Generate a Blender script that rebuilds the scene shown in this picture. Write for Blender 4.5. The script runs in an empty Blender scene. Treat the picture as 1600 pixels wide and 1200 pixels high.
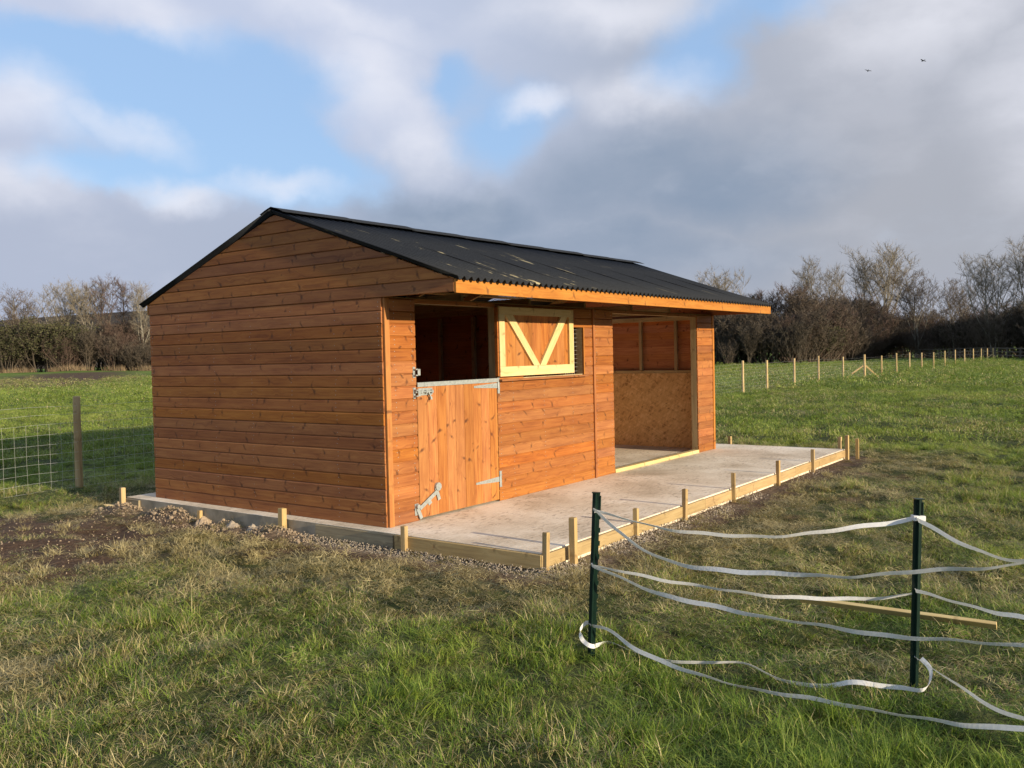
import bpy, math, random
import numpy as np
from mathutils import Matrix, Vector

random.seed(7)
rng = np.random.default_rng(7)
SC = bpy.context.scene
COL = SC.collection

# ------------------------------------------------------------------ camera
CAM = Vector((-5.80362, -5.67155, 1.54026))
cd = bpy.data.cameras.new('camera')
cam = bpy.data.objects.new('camera', cd)
COL.objects.link(cam)
Rv = Vector((0.58920791, -0.80766632, -0.0225645))
Uv = Vector((0.03946928, 0.00087747, 0.9992204))
Fv = Vector((0.80701686, 0.58963917, -0.03239502))
M = Matrix((Rv, Uv, -Fv)).transposed().to_4x4()
M.translation = CAM
cam.matrix_world = M
cd.sensor_width = 36.0
cd.lens = 36.0 * 1389.374 / 1600.0
cd.clip_start = 0.1
cd.clip_end = 3000
SC.camera = cam

# ------------------------------------------------------------------ light
SUN_EL = math.radians(12.6)
SUN_DX, SUN_DY = -0.052, -1.0          # where the sun stands, on the ground plan
SUN_AZ = math.atan2(SUN_DX, SUN_DY)    # clockwise from +Y
SKY_STRENGTH = 0.08
EXPO = 0.6
sl = bpy.data.lights.new('sun', 'SUN')
sl.energy = 5.0
sl.angle = math.radians(0.55)
sl.color = (1.0, 0.83, 0.60)
sun = bpy.data.objects.new('sun', sl)
COL.objects.link(sun)
h = math.hypot(SUN_DX, SUN_DY)
to_sun = Vector((SUN_DX / h * math.cos(SUN_EL), SUN_DY / h * math.cos(SUN_EL), math.sin(SUN_EL)))
sun.rotation_euler = to_sun.to_track_quat('Z', 'Y').to_euler()
sun.location = (0, -10, 20)
SC.view_settings.view_transform = 'Standard'
SC.view_settings.look = 'None'
SC.view_settings.gamma = 1.0
SC.view_settings.use_curve_mapping = False
SC.view_settings.exposure = EXPO
SC.cycles.max_bounces = 6
SC.cycles.diffuse_bounces = 4
SC.cycles.transparent_max_bounces = 8
SC.cycles.use_adaptive_sampling = True


class NT:
    """Small helper to write node trees."""
    def __init__(self, tree):
        self.t = tree
        self.n = tree.nodes
        self.l = tree.links

    def node(self, typ, **kw):
        nd = self.n.new(typ)
        for k, v in kw.items():
            setattr(nd, k, v)
        return nd

    def put(self, sock, v):
        if isinstance(v, bpy.types.NodeSocket):
            self.l.new(v, sock)
        else:
            try:
                sock.default_value = v
            except Exception:
                sock.default_value = tuple(v) + (1.0,)

    def math(self, op, a, b=0.0, c=None, clamp=False):
        nd = self.node('ShaderNodeMath', operation=op, use_clamp=clamp)
        self.put(nd.inputs[0], a)
        self.put(nd.inputs[1], b)
        if c is not None:
            self.put(nd.inputs[2], c)
        return nd.outputs[0]

    def vmath(self, op, a, b=(0, 0, 0), scale=None):
        nd = self.node('ShaderNodeVectorMath', operation=op)
        self.put(nd.inputs[0], a)
        self.put(nd.inputs[1], b)
        if scale is not None:
            self.put(nd.inputs['Scale'], scale)
        return nd.outputs['Value'] if op in ('LENGTH', 'DOT_PRODUCT', 'DISTANCE') else nd.outputs['Vector']

    def noise(self, vec, scale=1.0, detail=3.0, rough=0.5, lac=2.0, dist=0.0, out='Fac'):
        nd = self.node('ShaderNodeTexNoise')
        self.put(nd.inputs['Vector'], vec)
        nd.inputs['Scale'].default_value = scale
        nd.inputs['Detail'].default_value = detail
        nd.inputs['Roughness'].default_value = rough
        nd.inputs['Lacunarity'].default_value = lac
        nd.inputs['Distortion'].default_value = dist
        return nd.outputs[out]

    def ramp(self, fac, stops, interp='LINEAR'):
        nd = self.node('ShaderNodeValToRGB')
        nd.color_ramp.interpolation = interp
        e = nd.color_ramp.elements
        while len(e) < len(stops):
            e.new(0.5)
        for el, (p, c) in zip(e, stops):
            el.position = p
            el.color = (c[0], c[1], c[2], 1.0) if not isinstance(c, (int, float)) else (c, c, c, 1.0)
        self.put(nd.inputs[0], fac)
        return nd.outputs[0]

    def smooth(self, v, a, b, lo=0.0, hi=1.0):
        nd = self.node('ShaderNodeMapRange', interpolation_type='SMOOTHSTEP')
        self.put(nd.inputs[0], v)
        for i, x in enumerate((a, b, lo, hi)):
            nd.inputs[i + 1].default_value = x
        return nd.outputs[0]

    def mix(self, fac, a, b, typ='MIX'):
        nd = self.node('ShaderNodeMix', data_type='RGBA', blend_type=typ)
        self.put(nd.inputs['Factor'], fac)
        self.put(nd.inputs[6], a)
        self.put(nd.inputs[7], b)
        return nd.outputs[2]

    def xyz(self, x=0.0, y=0.0, z=0.0):
        nd = self.node('ShaderNodeCombineXYZ')
        for i, v in enumerate((x, y, z)):
            self.put(nd.inputs[i], v)
        return nd.outputs[0]

    def sep(self, v):
        nd = self.node('ShaderNodeSeparateXYZ')
        self.put(nd.inputs[0], v)
        return nd.outputs

    def bump(self, height, strength=0.3, dist=0.01):
        nd = self.node('ShaderNodeBump')
        nd.inputs['Strength'].default_value = strength
        nd.inputs['Distance'].default_value = dist
        self.put(nd.inputs['Height'], height)
        return nd.outputs[0]


def mat(name):
    m = bpy.data.materials.new(name)
    m.use_nodes = True
    m.node_tree.nodes.clear()
    nt = NT(m.node_tree)
    out = nt.node('ShaderNodeOutputMaterial')
    bs = nt.node('ShaderNodeBsdfPrincipled')
    nt.l.new(bs.outputs[0], out.inputs[0])
    return m, nt, bs, out


# ------------------------------------------------------------------ sky
world = bpy.data.worlds.new('World')
SC.world = world
world.use_nodes = True
world.node_tree.nodes.clear()
nt = NT(world.node_tree)
wout = nt.node('ShaderNodeOutputWorld')
bg = nt.node('ShaderNodeBackground')
bg.inputs['Strength'].default_value = SKY_STRENGTH
nt.l.new(bg.outputs[0], wout.inputs[0])
sky = nt.node('ShaderNodeTexSky')
sky.sky_type = 'NISHITA'
sky.sun_disc = False
sky.sun_elevation = SUN_EL
sky.sun_rotation = SUN_AZ
sky.air_density = 1.0
sky.dust_density = 0.6
sky.ozone_density = 2.0
tc = nt.node('ShaderNodeTexCoord')
d = nt.vmath('NORMALIZE', tc.outputs['Generated'])
s = nt.sep(d)
az = nt.math('ARCTAN2', s[0], s[1])
el = nt.math('ARCSINE', s[2])
# soft warp so that cloud edges billow
wn = nt.noise(d, 4.5, 4.0, 0.5, out='Color')
wn2 = nt.noise(d, 17.0, 4.0, 0.6, out='Color')
wv = nt.vmath('MULTIPLY', nt.vmath('SUBTRACT', wn, (0.5, 0.5, 0.5)), (0.15, 0.09, 0.0))
wv = nt.vmath('ADD', wv, nt.vmath('MULTIPLY', nt.vmath('SUBTRACT', wn2, (0.5, 0.5, 0.5)), (0.050, 0.035, 0.0)))
p2 = nt.vmath('ADD', nt.xyz(az, el, 0.0), wv)


def blob(u, v, ru, rv, tilt=0.0, inner=0.2, outer=1.0):
    """soft elliptical mask round a direction (azimuth, elevation, half sizes, radians)"""
    q = nt.vmath('SUBTRACT', p2, (u, v, 0))
    if tilt:
        r = nt.node('ShaderNodeVectorRotate', rotation_type='Z_AXIS')
        nt.put(r.inputs['Vector'], q)
        r.inputs['Angle'].default_value = -tilt
        q = r.outputs[0]
    q = nt.vmath('MULTIPLY', q, (1.0 / ru, 1.0 / rv, 0))
    L = nt.vmath('LENGTH', q)
    return nt.smooth(L, inner, outer, 1.0, 0.0)


def union(masks):
    o = masks[0]
    for m_ in masks[1:]:
        o = nt.math('MAXIMUM', o, m_)
    return o


fb = nt.noise(nt.vmath('MULTIPLY', d, (1.0, 1.0, 2.2)), 3.4, 7.0, 0.55)
fb2 = nt.noise(nt.vmath('MULTIPLY', d, (1.0, 1.0, 2.0)), 9.0, 6.0, 0.55)
# openings of blue
def total(masks):
    o = masks[0]
    for m_ in masks[1:]:
        o = nt.math('ADD', o, m_)
    return o


hole = total([blob(0.615, 0.235, 0.27, 0.100, -0.22, 0.0), blob(0.66, 0.295, 0.17, 0.075, 0.0, 0.0),
              blob(0.45, 0.310, 0.22, 0.055, 0.0, 0.0), blob(0.71, 0.205, 0.15, 0.055, -0.1, 0.0),
              blob(0.955, 0.250, 0.11, 0.070, 0.1, 0.0), blob(1.22, 0.352, 0.16, 0.050, 0.1, 0.0),
              blob(1.13, 0.295, 0.09, 0.065, 0.0, 0.0), blob(0.885, 0.30, 0.07, 0.05, 0.0, 0.0), blob(0.50, 0.190, 0.14, 0.035, 0.0, 0.0)])
hole = nt.math('MULTIPLY', hole, 1.02, clamp=True)
gen_hole = nt.smooth(fb, 0.44, 0.60, 0.0, 1.0)
seen = nt.math('MULTIPLY', nt.smooth(nt.vmath('LENGTH', nt.vmath('SUBTRACT', p2, (0.95, 0.12, 0))), 0.66, 0.95, 1.0, 0.0), 1.0)
hole = nt.math('MAXIMUM', hole, nt.math('MULTIPLY', gen_hole, nt.math('SUBTRACT', 1.0, seen)))
hole = nt.math('MULTIPLY', hole, nt.smooth(el, 0.02, 0.16))
hole = nt.math('ADD', hole, nt.math('MULTIPLY', nt.math('SUBTRACT', nt.math('MULTIPLY_ADD', fb, 0.6, nt.math('MULTIPLY', fb2, 0.5)), 0.55), 1.1))
clear = nt.smooth(hole, 0.08, 0.95)
# white puffs lying over blue and grey alike
puff = union([blob(0.455, 0.262, 0.10, 0.048, -0.25, 0.1), blob(0.54, 0.238, 0.11, 0.026, -0.35, 0.0), blob(0.555, 0.352, 0.12, 0.036, -0.35, 0.0),
              blob(0.79, 0.305, 0.10, 0.075, -0.75, 0.0), blob(0.84, 0.250, 0.08, 0.060, -0.6, 0.0), blob(0.985, 0.266, 0.060, 0.024, 0.0, 0.1), blob(1.08, 0.270, 0.095, 0.046, 0.0, 0.0),
              blob(1.05, 0.365, 0.19, 0.050, 0.0, 0.0), blob(1.40, 0.335, 0.22, 0.085, 0.15, 0.0), blob(0.74, 0.365, 0.16, 0.034, -0.2, 0.0),
              blob(1.52, 0.22, 0.15, 0.15, 0.0, 0.0), blob(0.70, 0.186, 0.10, 0.022, 0.0, 0.0), blob(0.60, 0.176, 0.10, 0.024, 0.0, 0.0), blob(0.42, 0.175, 0.12, 0.045, 0.0, 0.0)])
puff = nt.math('MULTIPLY', puff, nt.smooth(fb2, 0.30, 0.62, 0.60, 1.0))
dark = union([blob(1.12, 0.185, 0.24, 0.075, 0.1), blob(0.90, 0.16, 0.17, 0.05), blob(1.02, 0.11, 0.28, 0.06)])
# colours are radiance / SKY_STRENGTH
k = 2 ** (0.2 - EXPO) / SKY_STRENGTH
grey_l = (0.350 * k, 0.405 * k, 0.520 * k, 1)
grey_d = (0.225 * k, 0.290 * k, 0.395 * k, 1)
warm = (0.370 * k, 0.390 * k, 0.445 * k, 1)
white = (0.76 * k, 0.77 * k, 0.84 * k, 1)
base = nt.mix(nt.smooth(az, 0.85, 1.35), grey_l, warm)
base = nt.mix(nt.smooth(az, 0.45, 0.85, 0.8, 0.0), base, (0.41 * k, 0.455 * k, 0.575 * k, 1))
hi_l = nt.math('MULTIPLY', nt.smooth(az, 0.75, 1.15, 1.0, 0.15), nt.smooth(el, 0.13, 0.27))
base = nt.mix(nt.math('MULTIPLY', hi_l, 0.75), base, (0.52 * k, 0.58 * k, 0.74 * k, 1))
base = nt.mix(nt.math('MULTIPLY', dark, nt.smooth(fb, 0.28, 0.62, 0.55, 1.0)), base, grey_d)
base = nt.mix(nt.smooth(el, 0.0, 0.10, 0.30, 0.0), base, (0.33 * k, 0.36 * k, 0.46 * k, 1))
base = nt.mix(nt.math('MULTIPLY', nt.smooth(fb2, 0.46, 0.72), 0.10), base, white)
skyc = nt.mix(1.0, sky.outputs[0], (1.00, 1.0, 1.0, 1), 'MULTIPLY')
blue = nt.mix(0.62, skyc, (0.40 * k, 0.60 * k, 0.93 * k, 1))
cl = nt.mix(clear, base, blue)
cl = nt.mix(nt.math('MULTIPLY', puff, 0.70), cl, white)
nt.put(bg.inputs['Color'], cl)


# ------------------------------------------------------------------ helpers
def link(o, parent=None):
    COL.objects.link(o)
    if parent is not None:
        o.parent = parent
    return o


def tag(o, label=None, cat=None, group=None, kind=None):
    if label: o['label'] = label
    if cat: o['category'] = cat
    if group: o['group'] = group
    if kind: o['kind'] = kind
    return o


def empty(name, loc, label, cat, group=None):
    o = bpy.data.objects.new(name, None)
    o.location = loc
    o.empty_display_size = 0.2
    COL.objects.link(o)
    return tag(o, label, cat, group)


class MB:
    """Collects vertices and faces for one mesh."""
    def __init__(self):
        self.v, self.f, self.s = [], [], []

    def add(self, vs, fs, smooth=False):
        b = len(self.v)
        self.v += [tuple(x) for x in vs]
        self.f += [tuple(i + b for i in f) for f in fs]
        self.s += [smooth] * len(fs)

    def box(self, a, b, bev=0.0):
        x0, y0, z0 = a
        x1, y1, z1 = b
        if bev <= 0:
            vs = [(x0, y0, z0), (x1, y0, z0), (x1, y1, z0), (x0, y1, z0), (x0, y0, z1), (x1, y0, z1), (x1, y1, z1), (x0, y1, z1)]
            self.add(vs, [(0, 3, 2, 1), (4, 5, 6, 7), (0, 1, 5, 4), (1, 2, 6, 5), (2, 3, 7, 6), (3, 0, 4, 7)])
            return
        e = bev
        vs, idx = [], {}
        for ix, x in ((0, x0), (1, x1)):
            for iy, y in ((0, y0), (1, y1)):
                for iz, z in ((0, z0), (1, z1)):
                    sx, sy, sz = (1 - 2 * ix), (1 - 2 * iy), (1 - 2 * iz)
                    for ax in range(3):
                        p = [x + sx * e, y + sy * e, z + sz * e]
                        p[ax] = (x, y, z)[ax]
                        idx[(ix, iy, iz, ax)] = len(vs)
                        vs.append(p)
        fs = []
        for ax in range(3):
            o1, o2 = [i for i in range(3) if i != ax]
            for side in (0, 1):
                q = []
                for a1, a2 in ((0, 0), (1, 0), (1, 1), (0, 1)):
                    c = [0, 0, 0]; c[ax] = side; c[o1] = a1; c[o2] = a2
                    q.append(idx[(c[0], c[1], c[2], ax)])
                fs.append(q)
        for ax in range(3):                       # edges along ax
            o1, o2 = [i for i in range(3) if i != ax]
            for a1 in (0, 1):
                for a2 in (0, 1):
                    c = [0, 0, 0]; c[o1] = a1; c[o2] = a2
                    c0 = list(c); c1 = list(c); c1[ax] = 1
                    fs.append([idx[(*c0, o1)], idx[(*c1, o1)], idx[(*c1, o2)], idx[(*c0, o2)]])
        for ix in (0, 1):
            for iy in (0, 1):
                for iz in (0, 1):
                    fs.append([idx[(ix, iy, iz, 0)], idx[(ix, iy, iz, 1)], idx[(ix, iy, iz, 2)]])
        self.add(vs, fs)

    def bar(self, a, b, w, t, up=(0, 0, 1), bev=0.0):
        """box from a to b, w across, t along up"""
        a, b, up = Vector(a), Vector(b), Vector(up)
        dx = (b - a); L = dx.length; dx.normalize()
        s_ = dx.cross(up).normalized(); u = s_.cross(dx).normalized()
        t_ = MB(); t_.box((0, -w / 2, -t / 2), (L, w / 2, t / 2), bev)
        self.add([a + dx * x + s_ * y + u * z for x, y, z in t_.v], t_.f)

    def tube(self, pts, radii, n=8, caps=True, smooth=True):
        pts = [Vector(p) for p in pts]
        rings = []
        ref = Vector((0.31, 0.17, 0.94))
        for i, p in enumerate(pts):
            tdir = (pts[min(i + 1, len(pts) - 1)] - pts[max(i - 1, 0)]).normalized()
            if abs(tdir.dot(ref)) > 0.95: ref = Vector((1, 0, 0))
            a = tdir.cross(ref).normalized(); b = tdir.cross(a)
            r = radii[i] if hasattr(radii, '__len__') else radii
            rings.append([p + (a * math.cos(2 * math.pi * j / n) + b * math.sin(2 * math.pi * j / n)) * r for j in range(n)])
        vs = [v for r in rings for v in r]
        fs = [(i * n + j, i * n + (j + 1) % n, (i + 1) * n + (j + 1) % n, (i + 1) * n + j) for i in range(len(pts) - 1) for j in range(n)]
        self.add(vs, fs, smooth)
        if caps:
            self.add(rings[0], [tuple(range(n))]); self.add(rings[-1], [tuple(range(n))])

    def prism(self, poly, x0, x1, x0f=None, x1f=None):
        """closed (y,z) polygon run along x; ends may depend on (y,z)"""
        n = len(poly)
        vs = [((x0f(y, z) if x0f else x0), y, z) for y, z in poly] + [((x1f(y, z) if x1f else x1), y, z) for y, z in poly]
        self.add(vs, [(i, (i + 1) % n, n + (i + 1) % n, n + i) for i in range(n)] + [tuple(range(n))[::-1], tuple(range(n, 2 * n))])

    def mesh(self, name, m=None):
        me = bpy.data.meshes.new(name)
        me.from_pydata([tuple(x) for x in self.v], [], self.f)
        me.update()
        import bmesh
        bm = bmesh.new(); bm.from_mesh(me)
        bmesh.ops.recalc_face_normals(bm, faces=bm.faces)
        bm.to_mesh(me); bm.free()
        if any(self.s):
            me.polygons.foreach_set('use_smooth', self.s)
        if m: me.materials.append(m)
        return me

    def build(self, name, m, parent=None):
        return link(bpy.data.objects.new(name, self.mesh(name, m)), parent)


def np_mesh(name, V, F, m=None, smooth=False):
    """fast mesh from numpy arrays, F is (n,3) or (n,4)"""
    me = bpy.data.meshes.new(name)
    V = np.asarray(V, np.float32); F = np.asarray(F, np.int32)
    me.vertices.add(len(V)); me.vertices.foreach_set('co', V.ravel())
    k_ = F.shape[1]
    me.loops.add(F.size); me.loops.foreach_set('vertex_index', F.ravel())
    me.polygons.add(len(F))
    me.polygons.foreach_set('loop_start', np.arange(0, F.size, k_, dtype=np.int32))
    me.polygons.foreach_set('loop_total', np.full(len(F), k_, np.int32))
    if smooth: me.polygons.foreach_set('use_smooth', np.ones(len(F), bool))
    me.update(calc_edges=True)
    if m: me.materials.append(m)
    return me


def set_attr(me, name, dom, vals):
    a = me.attributes.new(name, 'FLOAT', dom)
    a.data.foreach_set('value', np.asarray(vals, np.float32).ravel())


# ------------------------------------------------------------------ materials
def wood(name, light, mid, dark, knot=(0.05, 0.018, 0.008), rough=0.62, vary=0.24, knots=1.0, grain=1.0, satv=0.05):
    m, nt, bs, out = mat(name)
    tc = nt.node('ShaderNodeTexCoord')
    oi = nt.node('ShaderNodeObjectInfo')
    off = nt.vmath('SCALE', nt.xyz(oi.outputs['Random'], nt.math('FRACT', nt.math('MULTIPLY', oi.outputs['Random'], 7.31)),
                                   nt.math('FRACT', nt.math('MULTIPLY', oi.outputs['Random'], 13.7))), scale=37.0)
    P = nt.vmath('ADD', tc.outputs['Object'], off)
    # knots: one cell per ~0.33 m of board
    sc = (2.7, 0.0, 8.2)
    Q = nt.vmath('MULTIPLY', P, sc)
    vo = nt.node('ShaderNodeTexVoronoi', feature='F1')
    vo.inputs['Scale'].default_value = 1.0
    vo.inputs['Randomness'].default_value = 0.9
    nt.put(vo.inputs['Vector'], Q)
    dl = nt.vmath('MULTIPLY', nt.vmath('SUBTRACT', Q, vo.outputs['Position']), (1 / sc[0], 0, 1 / sc[2]))
    vc = nt.sep(vo.outputs['Color'])
    present = nt.math('GREATER_THAN', vc[0], 0.38)
    kd = nt.vmath('LENGTH', nt.vmath('ADD', dl, nt.vmath('SCALE', nt.vmath('SUBTRACT', nt.noise(P, 45.0, 2.0, out='Color'), (.5, .5, .5)), scale=0.014)))
    ksz = nt.math('MULTIPLY_ADD', vc[1], 0.9, 0.55)
    kd = nt.math('DIVIDE', kd, ksz)
    core = nt.math('MULTIPLY', nt.smooth(kd, 0.004, 0.021, 1.0, 0.0), present)
    # 'wings' of dark grain crossing the board at a knot
    dls = nt.sep(dl)
    wv_ = nt.math('MULTIPLY', nt.math('SUBTRACT', nt.noise(P, 24.0, 3.0, 0.6), 0.5), 0.035)
    xw = nt.math('ADD', nt.math('ADD', dls[0], wv_), nt.math('MULTIPLY', dls[2], nt.math('MULTIPLY_ADD', vc[2], 1.6, -0.8)))
    xw = nt.math('ADD', xw, nt.math('MULTIPLY', nt.math('MULTIPLY', dls[2], dls[2]), nt.math('MULTIPLY_ADD', vc[1], 24.0, -12.0)))
    wing = nt.math('MULTIPLY', nt.smooth(nt.math('ABSOLUTE', xw), 0.001, 0.021, 1.0, 0.0), nt.smooth(nt.math('ABSOLUTE', dls[2]), 0.018, 0.058, 1.0, 0.0))
    wing = nt.math('MULTIPLY', nt.math('MULTIPLY', wing, present), nt.math('MULTIPLY_ADD', vc[2], 0.50, 0.34))
    # grain lines bow round the knots
    bow = nt.math('MULTIPLY', nt.smooth(kd, 0.0, 0.07, 1.0, 0.0), 0.025)
    pz = nt.sep(P)
    zz = nt.math('ADD', pz[2], nt.math('MULTIPLY', bow, nt.math('SIGN', nt.sep(dl)[2])))
    G = nt.xyz(nt.math('MULTIPLY', pz[0], 0.9), nt.math('MULTIPLY', pz[1], 12.0), nt.math('MULTIPLY', zz, 26.0))
    g1 = nt.noise(G, 2.2, 5.0, 0.62)
    g2 = nt.noise(nt.xyz(nt.math('MULTIPLY', pz[0], 2.0), nt.math('MULTIPLY', pz[1], 30.0), nt.math('MULTIPLY', zz, 150.0)), 1.3, 2.0, 0.5)
    blot = nt.noise(nt.vmath('MULTIPLY', P, (1.6, 3.0, 5.0)), 1.6, 3.0, 0.55)
    gf = nt.math('ADD', nt.math('MULTIPLY', g1, 0.75 * grain), nt.math('ADD', nt.math('MULTIPLY', g2, 0.20 * grain), nt.math('MULTIPLY_ADD', blot, 0.45, -0.20 * grain)))
    colr = nt.ramp(gf, [(0.27, dark), (0.46, mid), (0.66, light)])
    colr = nt.mix(nt.math('MULTIPLY', wing, knots), colr, tuple(x * 0.42 for x in mid) + (1,))
    colr = nt.mix(nt.math('MULTIPLY', core, 0.66 * knots), colr, knot + (1,))
    hsv = nt.node('ShaderNodeHueSaturation')
    nt.put(hsv.inputs['Color'], colr)
    nt.put(hsv.inputs['Value'], nt.math('MULTIPLY_ADD', oi.outputs['Random'], vary, 1.0 - vary / 2))
    nt.put(hsv.inputs['Hue'], nt.math('MULTIPLY_ADD', nt.math('FRACT', nt.math('MULTIPLY', oi.outputs['Random'], 5.17)), 0.006, 0.497))
    nt.put(hsv.inputs['Saturation'], nt.math('MULTIPLY_ADD', nt.math('FRACT', nt.math('MULTIPLY', oi.outputs['Random'], 11.3)), satv * 2, 1.0 - satv))
    nt.put(bs.inputs['Base Color'], hsv.outputs[0])
    bs.inputs['Roughness'].default_value = rough
    bs.inputs['Specular IOR Level'].default_value = 0.3
    nt.put(bs.inputs['Normal'], nt.bump(nt.math('SUBTRACT', gf, nt.math('MULTIPLY', core, 0.6)), 0.35, 0.003))
    return m


W = {}
W['stain'] = wood('stained_cladding', (0.345, 0.135, 0.034), (0.270, 0.094, 0.023), (0.165, 0.050, 0.013), knot=(0.09, 0.032, 0.012), vary=0.34)
W['door'] = wood('stained_door_board', (0.38, 0.160, 0.042), (0.29, 0.106, 0.026), (0.165, 0.050, 0.014), knot=(0.055, 0.015, 0.010), vary=0.28, grain=1.15)
W['fascia'] = wood('fascia_timber', (0.44, 0.200, 0.050), (0.37, 0.150, 0.036), (0.27, 0.095, 0.022), knot=(0.14, 0.06, 0.025), vary=0.1)
W['pale'] = wood('pale_new_timber', (0.62, 0.50, 0.25), (0.56, 0.42, 0.19), (0.44, 0.31, 0.13), knot=(0.25, 0.12, 0.05), vary=0.12, knots=0.7)
W['frame'] = wood('framing_timber', (0.50, 0.37, 0.20), (0.40, 0.28, 0.14), (0.28, 0.19, 0.09), knot=(0.16, 0.08, 0.04), vary=0.2, knots=0.6)
W['form'] = wood('formwork_timber', (0.44, 0.32, 0.15), (0.36, 0.25, 0.11), (0.25, 0.17, 0.08), knot=(0.18, 0.09, 0.04), vary=0.25, knots=0.7)
W['post'] = wood('fence_post_timber', (0.54, 0.41, 0.20), (0.44, 0.31, 0.14), (0.30, 0.20, 0.085), knot=(0.15, 0.08, 0.03), vary=0.3, knots=0.5)
W['damp'] = wood('damp_formwork', (0.34, 0.28, 0.17), (0.25, 0.20, 0.12), (0.13, 0.115, 0.08), knot=(0.06, 0.05, 0.03), vary=0.2, knots=0.3)
W['old'] = wood('weathered_rail', (0.16, 0.14, 0.11), (0.12, 0.10, 0.08), (0.07, 0.06, 0.05), knot=(0.05, 0.04, 0.03), vary=0.2, knots=0.2)
W['inside'] = wood('cladding_inner_face', (0.50, 0.20, 0.075), (0.40, 0.145, 0.055), (0.27, 0.085, 0.034), knot=(0.07, 0.025, 0.012), vary=0.3)


def m_osb():
    m, nt, bs, out = mat('strand_board')
    tc = nt.node('ShaderNodeTexCoord')
    P = tc.outputs['Object']
    cols = []
    layer = None
    for i, (rot, sc) in enumerate(((0.5, 1.0), (1.9, 1.15), (2.6, 0.9))):
        r = nt.node('ShaderNodeVectorRotate', rotation_type='Y_AXIS'); nt.put(r.inputs['Vector'], P); r.inputs['Angle'].default_value = rot
        v = nt.node('ShaderNodeTexVoronoi', feature='F1'); v.inputs['Scale'].default_value = 9.0 * sc
        nt.put(v.inputs['Vector'], nt.vmath('MULTIPLY', r.outputs[0], (1.1, 1.0, 4.5)))
        c = nt.sep(v.outputs['Color'])
        layer = c[0] if layer is None else nt.math('ADD', layer, c[0])
    f = nt.math('DIVIDE', layer, 3.0)
    c = nt.ramp(f, [(0.14, (0.36, 0.18, 0.065)), (0.30, (0.60, 0.34, 0.13)), (0.6, (0.70, 0.42, 0.17)), (0.85, (0.80, 0.53, 0.25))])
    nt.put(bs.inputs['Base Color'], c)
    bs.inputs['Roughness'].default_value = 0.6
    nt.put(bs.inputs['Normal'], nt.bump(f, 0.25, 0.003))
    return m


def m_metal():
    m, nt, bs, out = mat('galvanised_steel')
    tc = nt.node('ShaderNodeTexCoord')
    f = nt.noise(tc.outputs['Object'], 40.0, 3.0, 0.6)
    nt.put(bs.inputs['Base Color'], nt.ramp(f, [(0.3, (0.26, 0.29, 0.28)), (0.7, (0.40, 0.43, 0.42))]))
    bs.inputs['Metallic'].default_value = 0.35
    bs.inputs['Roughness'].default_value = 0.45
    return m


def m_simple(name, c1, c2, scale=8.0, rough=0.8, metallic=0.0, bump=0.0, detail=4.0, coords='Object'):
    m, nt, bs, out = mat(name)
    tc = nt.node('ShaderNodeTexCoord')
    f = nt.noise(tc.outputs[coords], scale, detail, 0.6)
    nt.put(bs.inputs['Base Color'], nt.ramp(f, [(0.3, c1), (0.7, c2)]))
    bs.inputs['Roughness'].default_value = rough
    bs.inputs['Metallic'].default_value = metallic
    bs.inputs['Specular IOR Level'].default_value = 0.3
    if bump: nt.put(bs.inputs['Normal'], nt.bump(f, bump, 0.01))
    return m


def m_roof():
    m, nt, bs, out = mat('black_bitumen_sheet')
    tc = nt.node('ShaderNodeTexCoord')
    g = nt.node('ShaderNodeNewGeometry')
    P = g.outputs['Position']
    f = nt.noise(P, 60.0, 4.0, 0.6)
    # dried mud and bird-lime streaks running down the corrugations, in a few patches
    streak = nt.noise(nt.vmath('MULTIPLY', P, (22.0, 2.0, 2.0)), 1.0, 4.0, 0.6)
    patch = nt.noise(nt.vmath('ADD', P, (3.1, 0.4, 0)), 0.8, 2.0, 0.5)
    near = nt.smooth(nt.sep(P)[0], 0.6, 5.5, 1.0, 0.12)
    fl = nt.math('MULTIPLY', nt.math('MULTIPLY', nt.smooth(streak, 0.60, 0.68), nt.smooth(patch, 0.50, 0.60)), near)
    c = nt.ramp(f, [(0.3, (0.013, 0.015, 0.018)), (0.7, (0.024, 0.027, 0.032))])
    c = nt.mix(fl, c, (0.34, 0.30, 0.18, 1))
    nt.put(bs.inputs['Base Color'], c)
    bs.inputs['Roughness'].default_value = 0.8
    bs.inputs['Specular IOR Level'].default_value = 0.15
    nt.put(bs.inputs['Normal'], nt.bump(f, 0.3, 0.002))
    return m


def m_clear():
    m, nt, bs, out = mat('clear_corrugated_sheet')
    bs.inputs['Base Color'].default_value = (0.85, 0.88, 0.92, 1)
    bs.inputs['Transmission Weight'].default_value = 0.9
    bs.inputs['Roughness'].default_value = 0.25
    bs.inputs['IOR'].default_value = 1.1
    return m


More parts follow.
